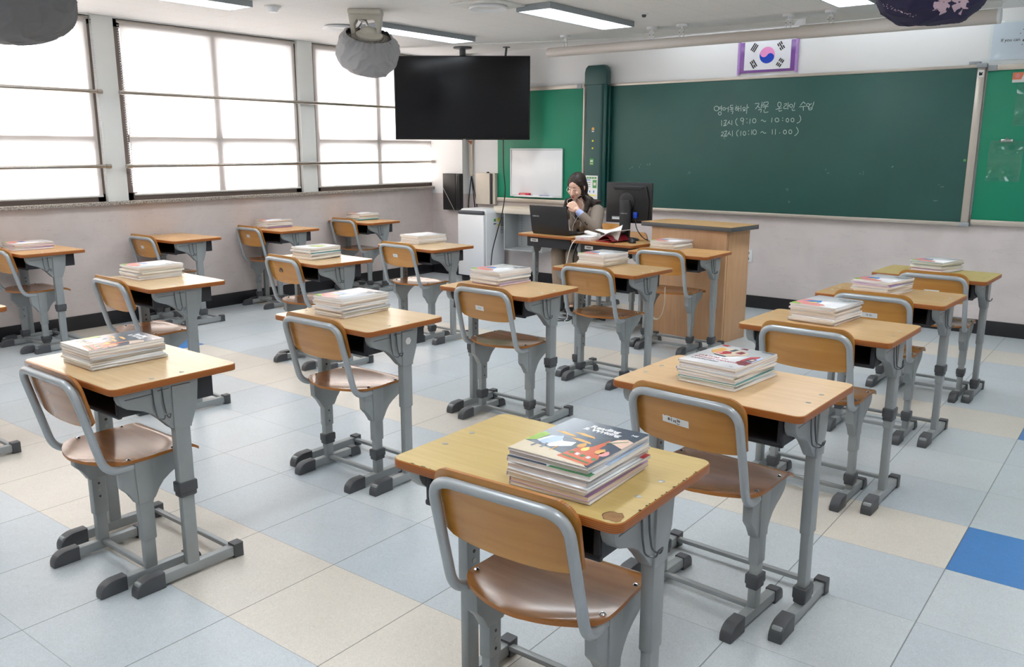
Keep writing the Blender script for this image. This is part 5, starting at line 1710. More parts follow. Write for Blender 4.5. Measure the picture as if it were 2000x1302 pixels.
# ------------------------------------------------------------------ stacks of textbooks
def book_mesh(w, d, h, cover, art):
    b = MB()
    m = M[cover]
    b.box((0, 0, h - 0.0004), (w, d, 0.0008), m)
    b.box((0, 0, 0.0004), (w, d, 0.0008), m)
    b.box((-w / 2 + 0.0006, 0, h / 2), (0.0012, d, h), m)
    z = h + 0.0004
    F = lambda pts, mm, dz=0.0: b.poly([(-w / 2 + px * w, -d / 2 + py * d, z + 0.0003 + dz) for px, py in pts], M[mm])
    if art == 'splash':
        F([(0.02, 0.03), (0.62, 0.02), (0.72, 0.10), (0.60, 0.22), (0.42, 0.24), (0.28, 0.50), (0.10, 0.52), (0.02, 0.45)], 'c_coral')
        F([(0.06, 0.30), (0.20, 0.44), (0.40, 0.50), (0.47, 0.36), (0.46, 0.24), (0.30, 0.30), (0.16, 0.34)], 'c_blue', 0.0002)
        F([(0.26, 0.20), (0.42, 0.26), (0.46, 0.36), (0.33, 0.32)], 'c_yellow', 0.0004)
        F([(0.0, 0.0), (0.26, 0.02), (0.18, 0.09), (0.0, 0.16)], 'c_leaf', 0.0003)
        for k in range(5):
            F([(0.45 + 0.05 * k, 0.10 + 0.02 * (k % 2)), (0.47 + 0.05 * k, 0.10), (0.465 + 0.05 * k, 0.125)], 'c_yellow', 0.0004)
        put = lambda a, c: Vector((a, c, z + 0.0003))
        b.text('영어 독해와', 0.021, M['c_black'], Matrix.Translation((-w / 2 + 0.56 * w, -d / 2 + 0.80 * d, z + 0.0002)), 0.0006)
        b.text('작문', 0.021, M['c_black'], Matrix.Translation((-w / 2 + 0.70 * w, -d / 2 + 0.69 * d, z + 0.0002)), 0.0006)
    elif art == 'blossom':
        F([(0.42, 0.40), (0.50, 0.48), (0.60, 0.47), (0.56, 0.40)], 'c_leaf')
        F([(0.52, 0.46), (0.62, 0.52), (0.70, 0.49), (0.60, 0.44)], 'c_green', 0.0002)
        F([(0.40, 0.44), (0.44, 0.50), (0.50, 0.49)], 'c_yellow', 0.0003)
    elif art == 'green':
        F([(0.30, 0.35), (0.42, 0.62), (0.66, 0.74), (0.82, 0.62), (0.78, 0.42), (0.55, 0.30)], 'c_leaf')
        F([(0.40, 0.44), (0.52, 0.60), (0.68, 0.60), (0.62, 0.44)], 'c_yellow', 0.0002)
    elif art == 'reading':
        T = lambda px, py, dz=0.0003: Matrix.Translation((-w / 2 + px * w, -d / 2 + py * d, z + dz))
        F([(0.0, 0.0), (1.0, 0.0), (1.0, 1.0), (0.0, 1.0)], 'c_navy', -0.0001)
        b.text('Reading', 0.0255, M['c_white'], T(0.34, 0.855), 0.0011)
        b.text('& Writing', 0.0255, M['c_white'], T(0.30, 0.775), 0.0011)
        b.text('NE', 0.013, M['c_white'], T(0.86, 0.87), 0.0006)
        # ground, cathedral-like red towers, figure, clouds, writing hand
        F([(0.0, 0.0), (0.97, 0.0), (0.90, 0.05), (0.60, 0.14), (0.30, 0.20), (0.0, 0.24)], 'c_sand')
        for px, py in ((0.10, 0.60), (0.30, 0.66), (0.36, 0.52)):
            F([(px, py), (px + 0.10, py + 0.02), (px + 0.26, py - 0.01), (px + 0.30, py - 0.045), (px + 0.14, py - 0.035)], 'c_gold')
        F([(0.55, 0.08), (0.96, 0.03), (0.96, 0.20), (0.92, 0.28), (0.84, 0.30), (0.83, 0.42), (0.74, 0.44), (0.60, 0.36), (0.58, 0.24)], 'c_rust', 0.0002)
        F([(0.71, 0.42), (0.80, 0.42), (0.80, 0.52), (0.765, 0.66), (0.735, 0.52)], 'c_rust', 0.0003)
        for px, py, s, mm in ((0.60, 0.40, 0.045, 'c_gold'), (0.69, 0.34, 0.04, 'c_yellow'), (0.86, 0.36, 0.05, 'c_gold'), (0.93, 0.33, 0.05, 'c_coral')):
            F([(px + s * math.cos(a) * (1 if abs(math.sin(a)) < 0.9 else 0.6), py + s * 1.2 * math.sin(a) + (0.02 if math.sin(a) > 0.95 else 0)) for a in [2 * PI * q / 12 for q in range(12)]], mm, 0.0005)
        for k in range(5):
            F([(0.60 + 0.075 * k, 0.20 - 0.01 * k), (0.65 + 0.075 * k, 0.19 - 0.01 * k), (0.65 + 0.075 * k, 0.24 - 0.01 * k), (0.60 + 0.075 * k, 0.25 - 0.01 * k)], 'c_white' if k % 2 else 'c_green', 0.0005)
        F([(0.58, 0.12), (0.94, 0.07), (0.94, 0.095), (0.58, 0.145)], 'c_green', 0.0005)
        F([(0.10, 0.30), (0.34, 0.22), (0.52, 0.34), (0.50, 0.44), (0.36, 0.40), (0.26, 0.50), (0.16, 0.46)], 'c_white', 0.0002)
        F([(0.14, 0.28), (0.24, 0.24), (0.34, 0.40), (0.28, 0.52), (0.20, 0.46)], 'c_sky', 0.0005)
        F([(0.17, 0.27), (0.20, 0.26), (0.18, 0.14), (0.15, 0.15)], 'c_navy', 0.0006)
        F([(0.25, 0.28), (0.28, 0.28), (0.29, 0.16), (0.26, 0.16)], 'c_navy', 0.0006)
        F([(0.0, 0.24), (0.10, 0.30), (0.12, 0.48), (0.03, 0.52), (0.0, 0.46)], 'c_leaf', 0.0002)
        F([(0.40, 0.14), (0.415, 0.14), (0.415, 0.27), (0.40, 0.27)], 'c_gold', 0.0006)
        F([(0.78, 0.60), (0.86, 0.58), (1.0, 0.52), (1.0, 0.72), (0.90, 0.76), (0.82, 0.70)], 'c_skin', 0.0004)
        F([(0.76, 0.56), (0.94, 0.72), (0.95, 0.705), (0.775, 0.55)], 'c_green', 0.0006)
    elif art == 'culture':
        T = lambda px, py: Matrix.Translation((-w / 2 + px * w, -d / 2 + py * d, z + 0.0003))
        b.text('CULTURE OF', 0.0185, M['c_red'], T(0.10, 0.32), 0.0003)
        b.text('ENGLISH SPEAKING', 0.0185, M['c_red'], T(0.10, 0.235), 0.0003)
        b.text('COUNTRIES', 0.0185, M['c_black'], T(0.10, 0.15), 0.0003)
        b.text('NE', 0.010, M['c_black'], T(0.84, 0.06), 0.0002)
        F([(0.06, 0.70), (0.20, 0.52), (0.52, 0.46), (0.70, 0.64), (0.66, 0.78), (0.34, 0.88), (0.12, 0.86)], 'c_sand')
        F([(0.10, 0.62), (0.20, 0.52), (0.28, 0.62), (0.26, 0.80), (0.14, 0.84)], 'c_gold', 0.0002)
        F([(0.26, 0.55), (0.36, 0.52), (0.46, 0.62), (0.40, 0.72), (0.30, 0.70)], 'c_red', 0.0003)
        F([(0.20, 0.56), (0.28, 0.52), (0.34, 0.58), (0.26, 0.66)], 'c_coral', 0.0004)
        F([(0.34, 0.74), (0.42, 0.72), (0.44, 0.84), (0.36, 0.86)], 'c_navy', 0.0004)
        F([(0.48, 0.68), (0.60, 0.66), (0.62, 0.76), (0.52, 0.80)], 'c_wine', 0.0004)
        F([(0.46, 0.50), (0.62, 0.56), (0.66, 0.64), (0.54, 0.66)], 'c_skin', 0.0003)
        F([(0.22, 0.50), (0.50, 0.47), (0.48, 0.44), (0.30, 0.46)], 'c_navy', 0.0004)
        F([(0.78, 0.40), (1.0, 0.34), (1.0, 0.62), (0.90, 0.70), (0.80, 0.62)], 'c_red', 0.0002)
        F([(0.88, 0.34), (1.0, 0.32), (1.0, 0.68), (0.94, 0.66)], 'c_sky', 0.0003)
        F([(0.84, 0.42), (0.97, 0.40), (0.97, 0.54), (0.88, 0.58)], 'c_navy', 0.0004)
        F([(0.88, 0.46), (0.95, 0.45), (0.95, 0.53), (0.90, 0.54)], 'c_skin', 0.0005)
        F([(0.78, 0.30), (0.90, 0.20), (1.0, 0.22), (1.0, 0.38), (0.80, 0.40)], 'c_wine', 0.0005)
        F([(0.04, 0.94), (0.16, 0.92), (0.18, 1.0), (0.06, 1.0)], 'c_red')
        F([(0.40, 0.93), (0.54, 0.90), (0.52, 0.97), (0.44, 0.98)], 'c_wine')
        F([(0.76, 0.935), (0.97, 0.935), (0.97, 0.97), (0.76, 0.97)], 'c_black')
    elif art == 'patch':
        F([(0.0, 0.0), (0.9, 0.0), (0.8, 0.10), (0.5, 0.14), (0.0, 0.12)], 'c_red')
        F([(0.15, 0.0), (0.32, 0.0), (0.28, 0.12), (0.18, 0.12)], 'c_blue', 0.0002)
        F([(0.5, 0.0), (0.62, 0.0), (0.6, 0.09), (0.52, 0.1)], 'c_leaf', 0.0002)
        F([(0.88, 0.2), (1.0, 0.2), (1.0, 0.5), (0.9, 0.55)], 'c_red')
    elif art == 'bands':
        F([(0.0, 0.0), (0.5, 0.0), (0.4, 0.1), (0.0, 0.1)], 'c_navy')
        F([(0.5, 0.0), (1.0, 0.0), (1.0, 0.08), (0.55, 0.1)], 'c_green')
        F([(0.86, 0.3), (1.0, 0.3), (1.0, 0.9), (0.9, 0.9)], 'c_sky')
    return b.mesh('textbook', sharp=None)

def page_mesh(w, d, h, warm):
    return MB().box((0.0012, 0, h / 2), (w - 0.0034, d - 0.003, h - 0.0017), M['pages_warm' if warm else 'pages']).mesh('page_block')

ORD = ['topmost', 'second', 'third', 'fourth', 'fifth', 'sixth', 'seventh', 'eighth', 'ninth', 'tenth']
DPOS = {'D1': 'yellow chipped desk nearest the camera', 'D2': 'pink-oak desk, fourth row from windows', 'D3': 'third desk, fourth row from windows', 'D4': 'fourth desk, fourth row from windows',
        'D5': 'greenish desk, fourth row from windows', 'D6': 'back desk, third row from windows', 'D7': 'second desk, third row from windows', 'D8': 'third desk, third row from windows',
        'D9': 'fourth desk, third row from windows', 'D10': 'desk by the podium', 'D11': 'second desk, second row from windows', 'D12': 'third desk, second row from windows',
        'D13': 'front desk, second row from windows', 'D15': 'second last desk along windows', 'D16': 'front desk along windows', 'D17': 'edge-cut desk along windows'}
# desk: stack middle x, y, rotation, height, book width, depth, art of the top book, count, short edge faces
STACKS = {
    'D1': (1.262, 0.150, 0, 0.088, 0.215, 0.272, 'reading', 9), 'D2': (1.170, 1.200, -6, 0.074, 0.212, 0.285, 'culture', 9),
    'D3': (1.105, 2.43, -8, 0.080, 0.212, 0.285, 'splash', 9), 'D4': (1.105, 3.39, -12, 0.074, 0.205, 0.28, 'splash', 8),
    'D5': (1.150, 4.47, -14, 0.070, 0.205, 0.28, 'splash', 8), 'D6': (-0.70, 0.062, -2, 0.072, 0.222, 0.275, 'reading', 8),
    'D7': (-0.722, 1.225, -1, 0.088, 0.205, 0.285, 'splash', 9), 'D8': (-0.742, 2.385, -6, 0.082, 0.225, 0.275, 'splash', 8),
    'D9': (-0.69, 3.43, -5, 0.078, 0.215, 0.275, 'splash', 8), 'D10': (-0.775, 4.585, -8, 0.062, 0.225, 0.26, 'splash', 7),
    'D11': (-2.535, 1.268, -2, 0.076, 0.23, 0.28, 'splash', 8), 'D12': (-2.47, 2.47, 0, 0.082, 0.21, 0.27, 'green', 8),
    'D13': (-2.57, 3.67, -8, 0.068, 0.24, 0.29, 'blossom', 7), 'D15': (-4.72, 3.80, -4, 0.072, 0.23, 0.28, 'splash', 7),
    'D16': (-4.72, 4.98, -4, 0.072, 0.225, 0.27, 'splash', 7), 'D17': (-4.66, 1.47, -4, 0.050, 0.24, 0.29, 'splash', 5),
}
TOPNAME = {'reading': 'slate textbook titled Reading and Writing', 'culture': 'white textbook with red title and photo', 'splash': 'white textbook with blue-coral picture',
           'green': 'white textbook with green and yellow picture', 'blossom': 'white textbook with small green sprig'}
COVN = {'c_white': 'white', 'c_cream': 'cream', 'c_lilac': 'lilac', 'c_teal': 'teal', 'c_grey': 'pale grey', 'c_navy': 'slate'}
FIX = {'D1': [('c_white', 'reading'), ('c_white', 'patch'), ('c_white', 'bands'), ('c_cream', ''), ('c_white', ''), ('c_white', 'patch'), ('c_white', ''), ('c_lilac', ''), ('c_grey', '')],
       'D2': [('c_white', 'culture'), ('c_white', 'bands'), ('c_white', ''), ('c_grey', ''), ('c_white', 'bands'), ('c_white', ''), ('c_teal', ''), ('c_cream', ''), ('c_white', '')]}
for key, (sx, sy, rot, H, w, d, art, n) in STACKS.items():
    rr = random.Random(100 + 13 * int(key[1:]))
    th = [rr.uniform(0.7, 1.3) for _ in range(n)]
    tot = sum(th)
    th = [v * H / tot for v in th]
    z = 0.7515
    for k in range(n - 1, -1, -1):                   # bottom book first
        h = th[k] - 0.0007
        cover, a = ('c_white', 'reading') if art == 'reading' else ('c_white', art)
        if k > 0:
            cover = rr.choices(['c_white', 'c_cream', 'c_grey', 'c_teal', 'c_lilac'], [10, 5, 4, 1, 1])[0]
            a = 'bands' if k == 1 and rr.random() < 0.5 else ''
        if key in FIX:
            cover, a = FIX[key][k]
        ww, dd = w * (1 if k == 0 else rr.uniform(0.95, 1.03)), d * (1 if k == 0 else rr.uniform(0.96, 1.02))
        flip = PI if (k > 0 and rr.random() < 0.35) else 0
        if k == 0:
            name = '%s, topmost on %s' % (TOPNAME[art], DPOS[key])
        else:
            name = '%s textbook, %s from top on %s' % (COVN[cover], ORD[k], DPOS[key])
        o = link('textbook', book_mesh(ww, dd, h, cover, a), None, (sx + (0 if k == 0 else rr.uniform(-.008, .006)), sy + (0 if k == 0 else rr.uniform(-.009, .009)), z), (0, 0, R(rot) + flip + (0 if k == 0 else R(rr.uniform(-2.5, 2.5)))))
        tag(o, name, 'book', 'textbooks stacked on the ' + DPOS[key])
        link('page_block', page_mesh(ww, dd, h, rr.random() < 0.4), o)
        z += th[k]

# ------------------------------------------------------------------ the teacher's two desks, chairs and things
T1 = make_desk('left teacher desk carrying the open laptop, grey front tray with sticker', -2.16, 5.33, 175, 'top_orange', 0.10, 0.33, False, 'teacher desks', 0.985)
T2 = make_desk('right teacher desk carrying the monitor and open book beside the podium', -1.41, 5.10, 174, 'top_orange', 0.10, 0.33, False, 'teacher desks', 0.985)
for d in (T1, T2):
    b = MB()
    b.box((0.17, 0.4012, 0.690), (0.09, 0.001, 0.030), M['sticker'])
    for k in range(3):
        b.box((0.155 + 0.016 * k, 0.402, 0.690), (0.010, 0.0008, 0.010), M['ink'])
    b.build('name_sticker', d)
TZ = 0.75 * 0.985 + 0.0012
make_chair('school chair the teacher sits on behind the laptop', -2.13, 5.66, 180, 'seat_b', 'chair_b', None, 0.20, None, 'teacher chairs')
make_chair('empty amber school chair tucked behind the monitor at the right teacher desk', -1.52, 5.06, 176, 'seat_b', 'chair_b', None, 0.20, None, 'teacher chairs')

# laptop, lid towards the class
t = thing('laptop', 'open black laptop standing in front of the teacher, lid towards the class', 'laptop', (-2.185, 4.955, TZ), R(-5))
MB().box((0, 0.125, 0.011), (0.435, 0.255, 0.020), M['black_plastic'], 0.005).build('base', t)
b = MB()
for r_ in range(5):
    for c_ in range(13):
        b.box((-0.156 + 0.026 * c_, 0.10 + 0.024 * r_, 0.0225), (0.021, 0.019, 0.003), M['tv_body'], 0.001)
b.build('keyboard', t)
lid = MB()
lid.box((0, -0.004, 0.128), (0.44, 0.012, 0.252), M['black_plastic'], 0.005)
lid.box((0, 0.0025, 0.13), (0.41, 0.001, 0.215), M['tv_screen'])
lid.text('SAMSUNG', 0.017, M['silver_text'], Matrix.Translation((-0.19, -0.0106, 0.150)) @ Matrix.Rotation(PI / 2, 4, 'X'), 0.0004)
lid.build('lid', t, (0, 0.0, 0.012), (R(10), 0, 0))

# monitor seen from behind
t = thing('monitor', 'black monitor seen from behind on the right teacher desk', 'monitor', (-1.405, 4.985, TZ), R(4))
b = MB()
b.box((0, 0.03, 0.315), (0.43, 0.030, 0.345), M['black_plastic'], 0.008)
b.prism([(-0.19, 0.17), (0.19, 0.17), (0.20, 0.33), (0.17, 0.46), (-0.17, 0.46), (-0.20, 0.33)], -0.012, 0.02, M['tv_body'], 'Y', bev=0.01)
b.prism([(-0.15, 0.455), (0.15, 0.455), (0.12, 0.425), (-0.12, 0.425)], -0.016, 0.0, M['black_plastic'], 'Y', bev=0.004)
b.lathe([(0.075, 0), (0.072, 0.012), (0.05, 0.018)], M['black_plastic'], (0, -0.012, 0.33), 28, Matrix.Rotation(PI / 2, 4, 'X'))
b.build('back_case', t)
MB().box((0, 0.046, 0.315), (0.40, 0.002, 0.31), M['tv_screen']).build('screen', t)
b = MB()
b.prism([(-0.04, 0.34), (0.04, 0.34), (0.052, 0.30), (0.046, 0.012), (-0.046, 0.012), (-0.052, 0.30)], -0.062, -0.024, M['black_plastic'], 'Y', bev=0.01)
b.lathe([(0.115, 0.0), (0.115, 0.008), (0.09, 0.016), (0.0001, 0.018)], M['black_plastic'], (0, -0.02, 0), 32)
b.text('SAMSUNG', 0.014, M['grey_print'], Matrix.Translation((-0.036, -0.0632, 0.225)) @ Matrix.Rotation(PI / 2, 4, 'X'), 0.0002)
b.build('stand', t)
b = MB()
b.box((-0.10, -0.0135, 0.185), (0.085, 0.001, 0.028), M['grey_print'])
b.box((-0.10, -0.0145, 0.182), (0.07, 0.001, 0.012), M['sticker'])
b.build('data_label', t)
MB().box((0.085, -0.022, 0.215), (0.035, 0.02, 0.05), M['blue'], 0.004).build('cable_plug', t)
MB().tube(smooth_path([(0.085, -0.03, 0.19), (0.11, -0.035, 0.10), (0.16, -0.02, 0.03), (0.19, 0.02, 0.006), (0.16, 0.06, 0.006)], 6), 0.004, M['cable'], 6).build('signal_cable', t)

# mouse, books and papers
t = thing('mouse', 'black computer mouse beside the monitor foot', 'mouse', (-1.245, 4.80, TZ), R(40))
b = MB()
b.ball((0, 0, 0.002), (0.030, 0.055, 0.032), M['black_plastic'])
bmesh.ops.bisect_plane(b.bm, geom=b.bm.verts[:] + b.bm.edges[:] + b.bm.faces[:], plane_co=(0, 0, 0.001), plane_no=(0, 0, 1), clear_inner=True)
b.build('shell', t)
MB().tube([(-0.004, 0.028, 0.0285), (0.004, 0.028, 0.0285)], 0.006, M['grey_print'], 10).build('wheel', t)

z = TZ
for k, (cv, dx, dy, a, h, lab) in enumerate((('c_coral', -1.655, 4.78, 3, 0.012, 'coral-edged book at the bottom of the low pile left of the monitor'),
                                              ('c_white', -1.65, 4.785, -3, 0.013, 'white book with pink edge mark in the low pile left of the monitor'),
                                              ('c_white', -1.655, 4.78, 2, 0.012, 'white book on top of the low pile left of the monitor'))):
    o = link('exercise_book', book_mesh(0.155, 0.23, h - 0.001, cv, ''), None, (dx, dy, z + 0.0006), (0, 0, R(a)))
    tag(o, lab, 'book', 'books beside the monitor')
    link('page_block', page_mesh(0.155, 0.23, h - 0.001, k == 0), o)
    if k == 1:
        MB().box((0.0, -0.1145, 0.006), (0.03, 0.002, 0.006), M['pink']).build('page_marker', o)
    z += h
b = MB()
b.box((0, 0, 0.012), (0.16, 0.045, 0.022), M['paper'], 0.003)
tag(b.build('tissue_packet', None, (-1.665, 4.84, z + 0.0008), (0, R(7), R(-14))), 'long white packet lying on the low pile of books', 'packet')

t = thing('open_book', 'open book with lifted curling pages in front of the monitor', 'book', (-1.43, 4.80, TZ), R(-8))
b = MB()
b.box((-0.02, 0, 0.004), (0.14, 0.24, 0.006), M['c_red'], 0.001)
b.build('cover', t)
def sheet(prof, w, m, name, thick=0.0012):
    b = MB()
    n = len(prof)
    lo = [[b.bm.verts.new((x, -w / 2 + w * j / 4, zz)) for j in range(5)] for x, zz in prof]
    hi = [[b.bm.verts.new((x + 0.0006, -w / 2 + w * j / 4, zz + thick)) for j in range(5)] for x, zz in prof]
    fs = []
    for g, fl in ((lo, True), (hi, False)):
        for i in range(n - 1):
            for j in range(4):
                q = (g[i][j], g[i + 1][j], g[i + 1][j + 1], g[i][j + 1])
                fs.append(b.bm.faces.new(q[::-1] if fl else q))
    for i in range(n - 1):
        for j in (0, 4):
            fs.append(b.bm.faces.new((lo[i][j], lo[i + 1][j], hi[i + 1][j], hi[i][j])))
    for i in (0, n - 1):
        for j in range(4):
            fs.append(b.bm.faces.new((lo[i][j], lo[i][j + 1], hi[i][j + 1], hi[i][j])))
    b._done(fs, m)
    bmesh.ops.recalc_face_normals(b.bm, faces=fs)
    b.build(name, t)
sheet([(0.09 - 0.16 * k / 10 , 0.010 + 0.045 * math.sin(PI * k / 10) ** 1.2) for k in range(11)], 0.235, M['c_wine'], 'cover_flap', 0.003)
b = MB()
def leaf(k, j):
    q, w = k / 10, j / 4
    left = Vector((-0.16, -0.05 + 0.06 * w, 0.083 + 0.004 * w))
    right = Vector((0.10 + 0.006 * w, -0.06 + 0.05 * w, 0.010 + 0.130 * w))
    return left.lerp(right, q) + Vector((0, 0, (-0.022 * w + 0.010 * (1 - w)) * math.sin(PI * q)))
g1 = [[b.bm.verts.new(leaf(k, j)) for j in range(5)] for k in range(11)]
g2 = [[b.bm.verts.new(leaf(k, j) + Vector((0, 0, 0.0012))) for j in range(5)] for k in range(11)]
fs = [b.bm.faces.new((g[i][j], g[i + 1][j], g[i + 1][j + 1], g[i][j + 1])) for g in (g1, g2) for i in range(10) for j in range(4)]
b._done(fs, M['paper'])
b.build('lifted_page', t, (0, 0, 0.006))
sheet([(0.10 - 0.17 * (k / 10) ** 1.2, 0.075 * math.cos(PI / 2 * (k / 10)) + 0.020) for k in range(11)], 0.235, M['c_grey'], 'loose_pages', 0.006)

# cables hanging from the teacher desks
def cable(name, label, pts, r, m, group=None):
    tag(MB().tube(smooth_path(pts, 8), r, M[m], 8).build(name), label, 'cable', group)
cable('power_cable', 'thick black cable looping from the laptop over the desk gap', [(-1.93, 5.02, TZ + 0.02), (-1.78, 4.93, TZ + 0.045), (-1.765, 4.80, TZ - 0.01), (-1.765, 4.70, 0.60), (-1.77, 4.76, 0.42), (-1.78, 4.95, 0.20), (-1.72, 5.02, 0.012), (-1.60, 4.98, 0.010)], 0.008, 'cable')
cable('white_cable', 'white cord hanging beside the thick black cable', [(-1.70, 4.72, TZ + 0.006), (-1.735, 4.64, TZ - 0.02), (-1.78, 4.62, 0.55), (-1.84, 4.68, 0.30), (-1.87, 4.78, 0.05), (-1.86, 4.72, 0.008), (-1.78, 4.70, 0.008)], 0.0038, 'cable_white')
cable('floor_cable', 'black cord coiled on the floor near the teacher shoes', [(-1.80, 4.86, 0.50), (-1.83, 4.84, 0.25), (-1.84, 4.80, 0.03), (-1.90, 4.72, 0.008), (-1.97, 4.70, 0.008), (-1.99, 4.77, 0.008), (-1.92, 4.80, 0.008), (-1.86, 4.86, 0.008)], 0.005, 'cable')
cable('television_cable', 'thin black cord hanging from the television to the floor by the purifier', [(-3.56, 6.00, 1.62), (-3.57, 6.02, 1.30), (-3.555, 6.03, 1.05), (-3.60, 6.03, 0.80), (-3.66, 6.02, 0.60), (-3.72, 6.0, 0.35), (-3.74, 6.0, 0.06), (-3.70, 6.0, 0.008), (-3.55, 5.95, 0.008)], 0.006, 'cable')
cable('socket_cable', 'short black cord on the floor in front of the open grey box', [(-2.72, 5.35, 0.008), (-2.6, 5.2, 0.008), (-2.45, 5.10, 0.010), (-2.38, 5.12, 0.06), (-2.33, 5.16, 0.14)], 0.004, 'cable')
tag(MB().tube(smooth_path([(-0.36, 3.50, 0.62), (-0.365, 3.49, 0.50), (-0.335, 3.50, 0.415), (-0.29, 3.505, 0.42), (-0.265, 3.51, 0.50), (-0.262, 3.51, 0.625)], 8), 0.014, M['strap'], 8, flat=0.18).build('bag_strap'), 'beige strap loop hanging from the desk in front of the podium', 'strap')

# ------------------------------------------------------------------ the teacher
def union(name, caps, voxel, m, parent=None, smooth=6, extra=None, origin=(0, 0, 0), factor=0.5):
    """one continuous skin over tapered limbs (p0, r0, p1, r1) and ellipsoids (c, (rx, ry, rz), rot)"""
    vs, fs = [], []
    def ball(c, s, mx, nu=16, nv=10):
        k0 = len(vs)
        vs.append(c + (mx @ Vector((0, 0, -s[2])) if mx else Vector((0, 0, -s[2]))))
        for j in range(1, nv):
            ph = -PI / 2 + PI * j / nv
            for i in range(nu):
                th = 2 * PI * i / nu
                p = Vector((s[0] * math.cos(ph) * math.cos(th), s[1] * math.cos(ph) * math.sin(th), s[2] * math.sin(ph)))
                vs.append(c + (mx @ p if mx else p))
        vs.append(c + (mx @ Vector((0, 0, s[2])) if mx else Vector((0, 0, s[2]))))
        e = len(vs) - 1
        for i in range(nu):
            i2 = (i + 1) % nu
            fs.append((k0, k0 + 1 + i2, k0 + 1 + i))
            for j in range(nv - 2):
                a0, b0 = k0 + 1 + j * nu, k0 + 1 + (j + 1) * nu
                fs.append((a0 + i, a0 + i2, b0 + i2, b0 + i))
            t0 = k0 + 1 + (nv - 2) * nu
            fs.append((t0 + i, t0 + i2, e))
    for c in caps:
        if len(c) == 4:
            p0, r0, p1, r1 = Vector(c[0]), c[1], Vector(c[2]), c[3]
            n = max(2, int((p1 - p0).length / (min(r0, r1) * 0.45)) + 1)
            for k in range(n + 1):
                q = k / n
                r = r0 + (r1 - r0) * q
                ball(p0.lerp(p1, q), (r, r, r), None)
        else:
            ball(Vector(c[0]), c[1], Euler(c[2]).to_matrix() if c[2] else None, 28, 18)
    me = bpy.data.meshes.new('tmp')
    me.from_pydata(vs, [], fs)
    me.transform(Matrix.Translation(-Vector(origin)))
    o = bpy.data.objects.new('tmp', me)
    sc2 = bpy.data.scenes.new('workbench')
    sc2.collection.objects.link(o)
    rm = o.modifiers.new('r', 'REMESH')
    rm.mode = 'VOXEL'
    rm.voxel_size = voxel
    sm = o.modifiers.new('s', 'SMOOTH')
    sm.factor = factor
    sm.iterations = smooth
    with bpy.context.temp_override(scene=sc2, view_layer=sc2.view_layers[0]):
        dg = bpy.context.evaluated_depsgraph_get()
    out = bpy.data.meshes.new_from_object(o.evaluated_get(dg))
    bpy.data.objects.remove(o)
    bpy.data.scenes.remove(sc2)
    for p in out.polygons:
        p.use_smooth = True
    out.materials.clear()
    out.materials.append(m)
    return link(name, out, parent)

PO = Vector((-2.12, 5.55, 0))
person = thing('person', 'dark-haired woman in a brown blazer seated behind the laptop, hand at chin', 'person', PO)
V = Vector
# head frame: looking down and towards the windows
hf = V((0.03, -0.92, -0.32)).normalized()
hr = hf.cross(V((0.10, 0, 1))).normalized()
hu = hr.cross(hf).normalized()
hc = V((-2.125, 5.285, 1.165))
def H_(r, f, u):
    return hc + hr * r + hf * f + hu * u
hrot = Matrix((hr, hf, hu)).transposed().to_euler()
sh_l, el_l, wr_l = V((-1.945, 5.37, 0.935)), V((-1.845, 5.175, 0.790)), V((-2.005, 5.135, 0.945))   # raised arm
sh_r, el_r, wr_r = V((-2.285, 5.42, 0.925)), V((-2.42, 5.24, 0.80)), V((-2.27, 5.10, 0.800))
hand = V((-2.065, 5.125, 1.005))
caps = [
    (V((-2.12, 5.56, 0.56)), 0.13, V((-2.12, 5.49, 0.72)), 0.115), (V((-2.12, 5.49, 0.72)), 0.115, V((-2.115, 5.41, 0.88)), 0.105),
    (V((-2.20, 5.43, 0.90)), 0.055, V((-2.03, 5.42, 0.90)), 0.055),
    (V((-2.11, 5.37, 0.95)), 0.052, H_(0, -0.02, -0.07), 0.046),
    (H_(0, -0.012, 0.02), (0.073, 0.092, 0.098), hrot), (H_(0, 0.032, -0.032), (0.064, 0.057, 0.074), hrot),
    (H_(0, 0.045, -0.070), 0.038, H_(0, 0.060, -0.096), 0.021),
    (H_(0, 0.086, -0.005), 0.008, H_(0, 0.102, -0.040), 0.011), (H_(0.012, 0.090, -0.044), 0.0075, H_(-0.012, 0.090, -0.044), 0.0075),
    (H_(-0.012, 0.081, -0.070), 0.009, H_(0.012, 0.081, -0.070), 0.009),
    (H_(0.072, -0.005, -0.005), (0.010, 0.020, 0.030), hrot), (H_(-0.072, -0.005, -0.005), (0.010, 0.020, 0.030), hrot),
    (H_(0.038, 0.068, -0.035), 0.018, H_(0.034, 0.062, -0.05), 0.016), (H_(-0.038, 0.068, -0.035), 0.018, H_(-0.034, 0.062, -0.05), 0.016),
    (sh_l, 0.050, el_l, 0.040), (el_l, 0.040, wr_l, 0.025), (sh_r, 0.050, el_r, 0.040), (el_r, 0.040, wr_r, 0.025),
    (V((-2.04, 5.55, 0.53)), 0.085, V((-2.05, 5.13, 0.545)), 0.058), (V((-2.20, 5.55, 0.53)), 0.085, V((-2.24, 5.16, 0.545)), 0.058),
    (V((-2.05, 5.13, 0.545)), 0.056, V((-2.015, 5.09, 0.10)), 0.036), (V((-2.24, 5.16, 0.545)), 0.056, V((-2.17, 5.10, 0.10)), 0.036),
    (V((-2.015, 5.10, 0.065)), 0.034, V((-2.01, 4.97, 0.036)), 0.028), (V((-2.17, 5.11, 0.065)), 0.034, V((-2.17, 4.98, 0.036)), 0.028),
]
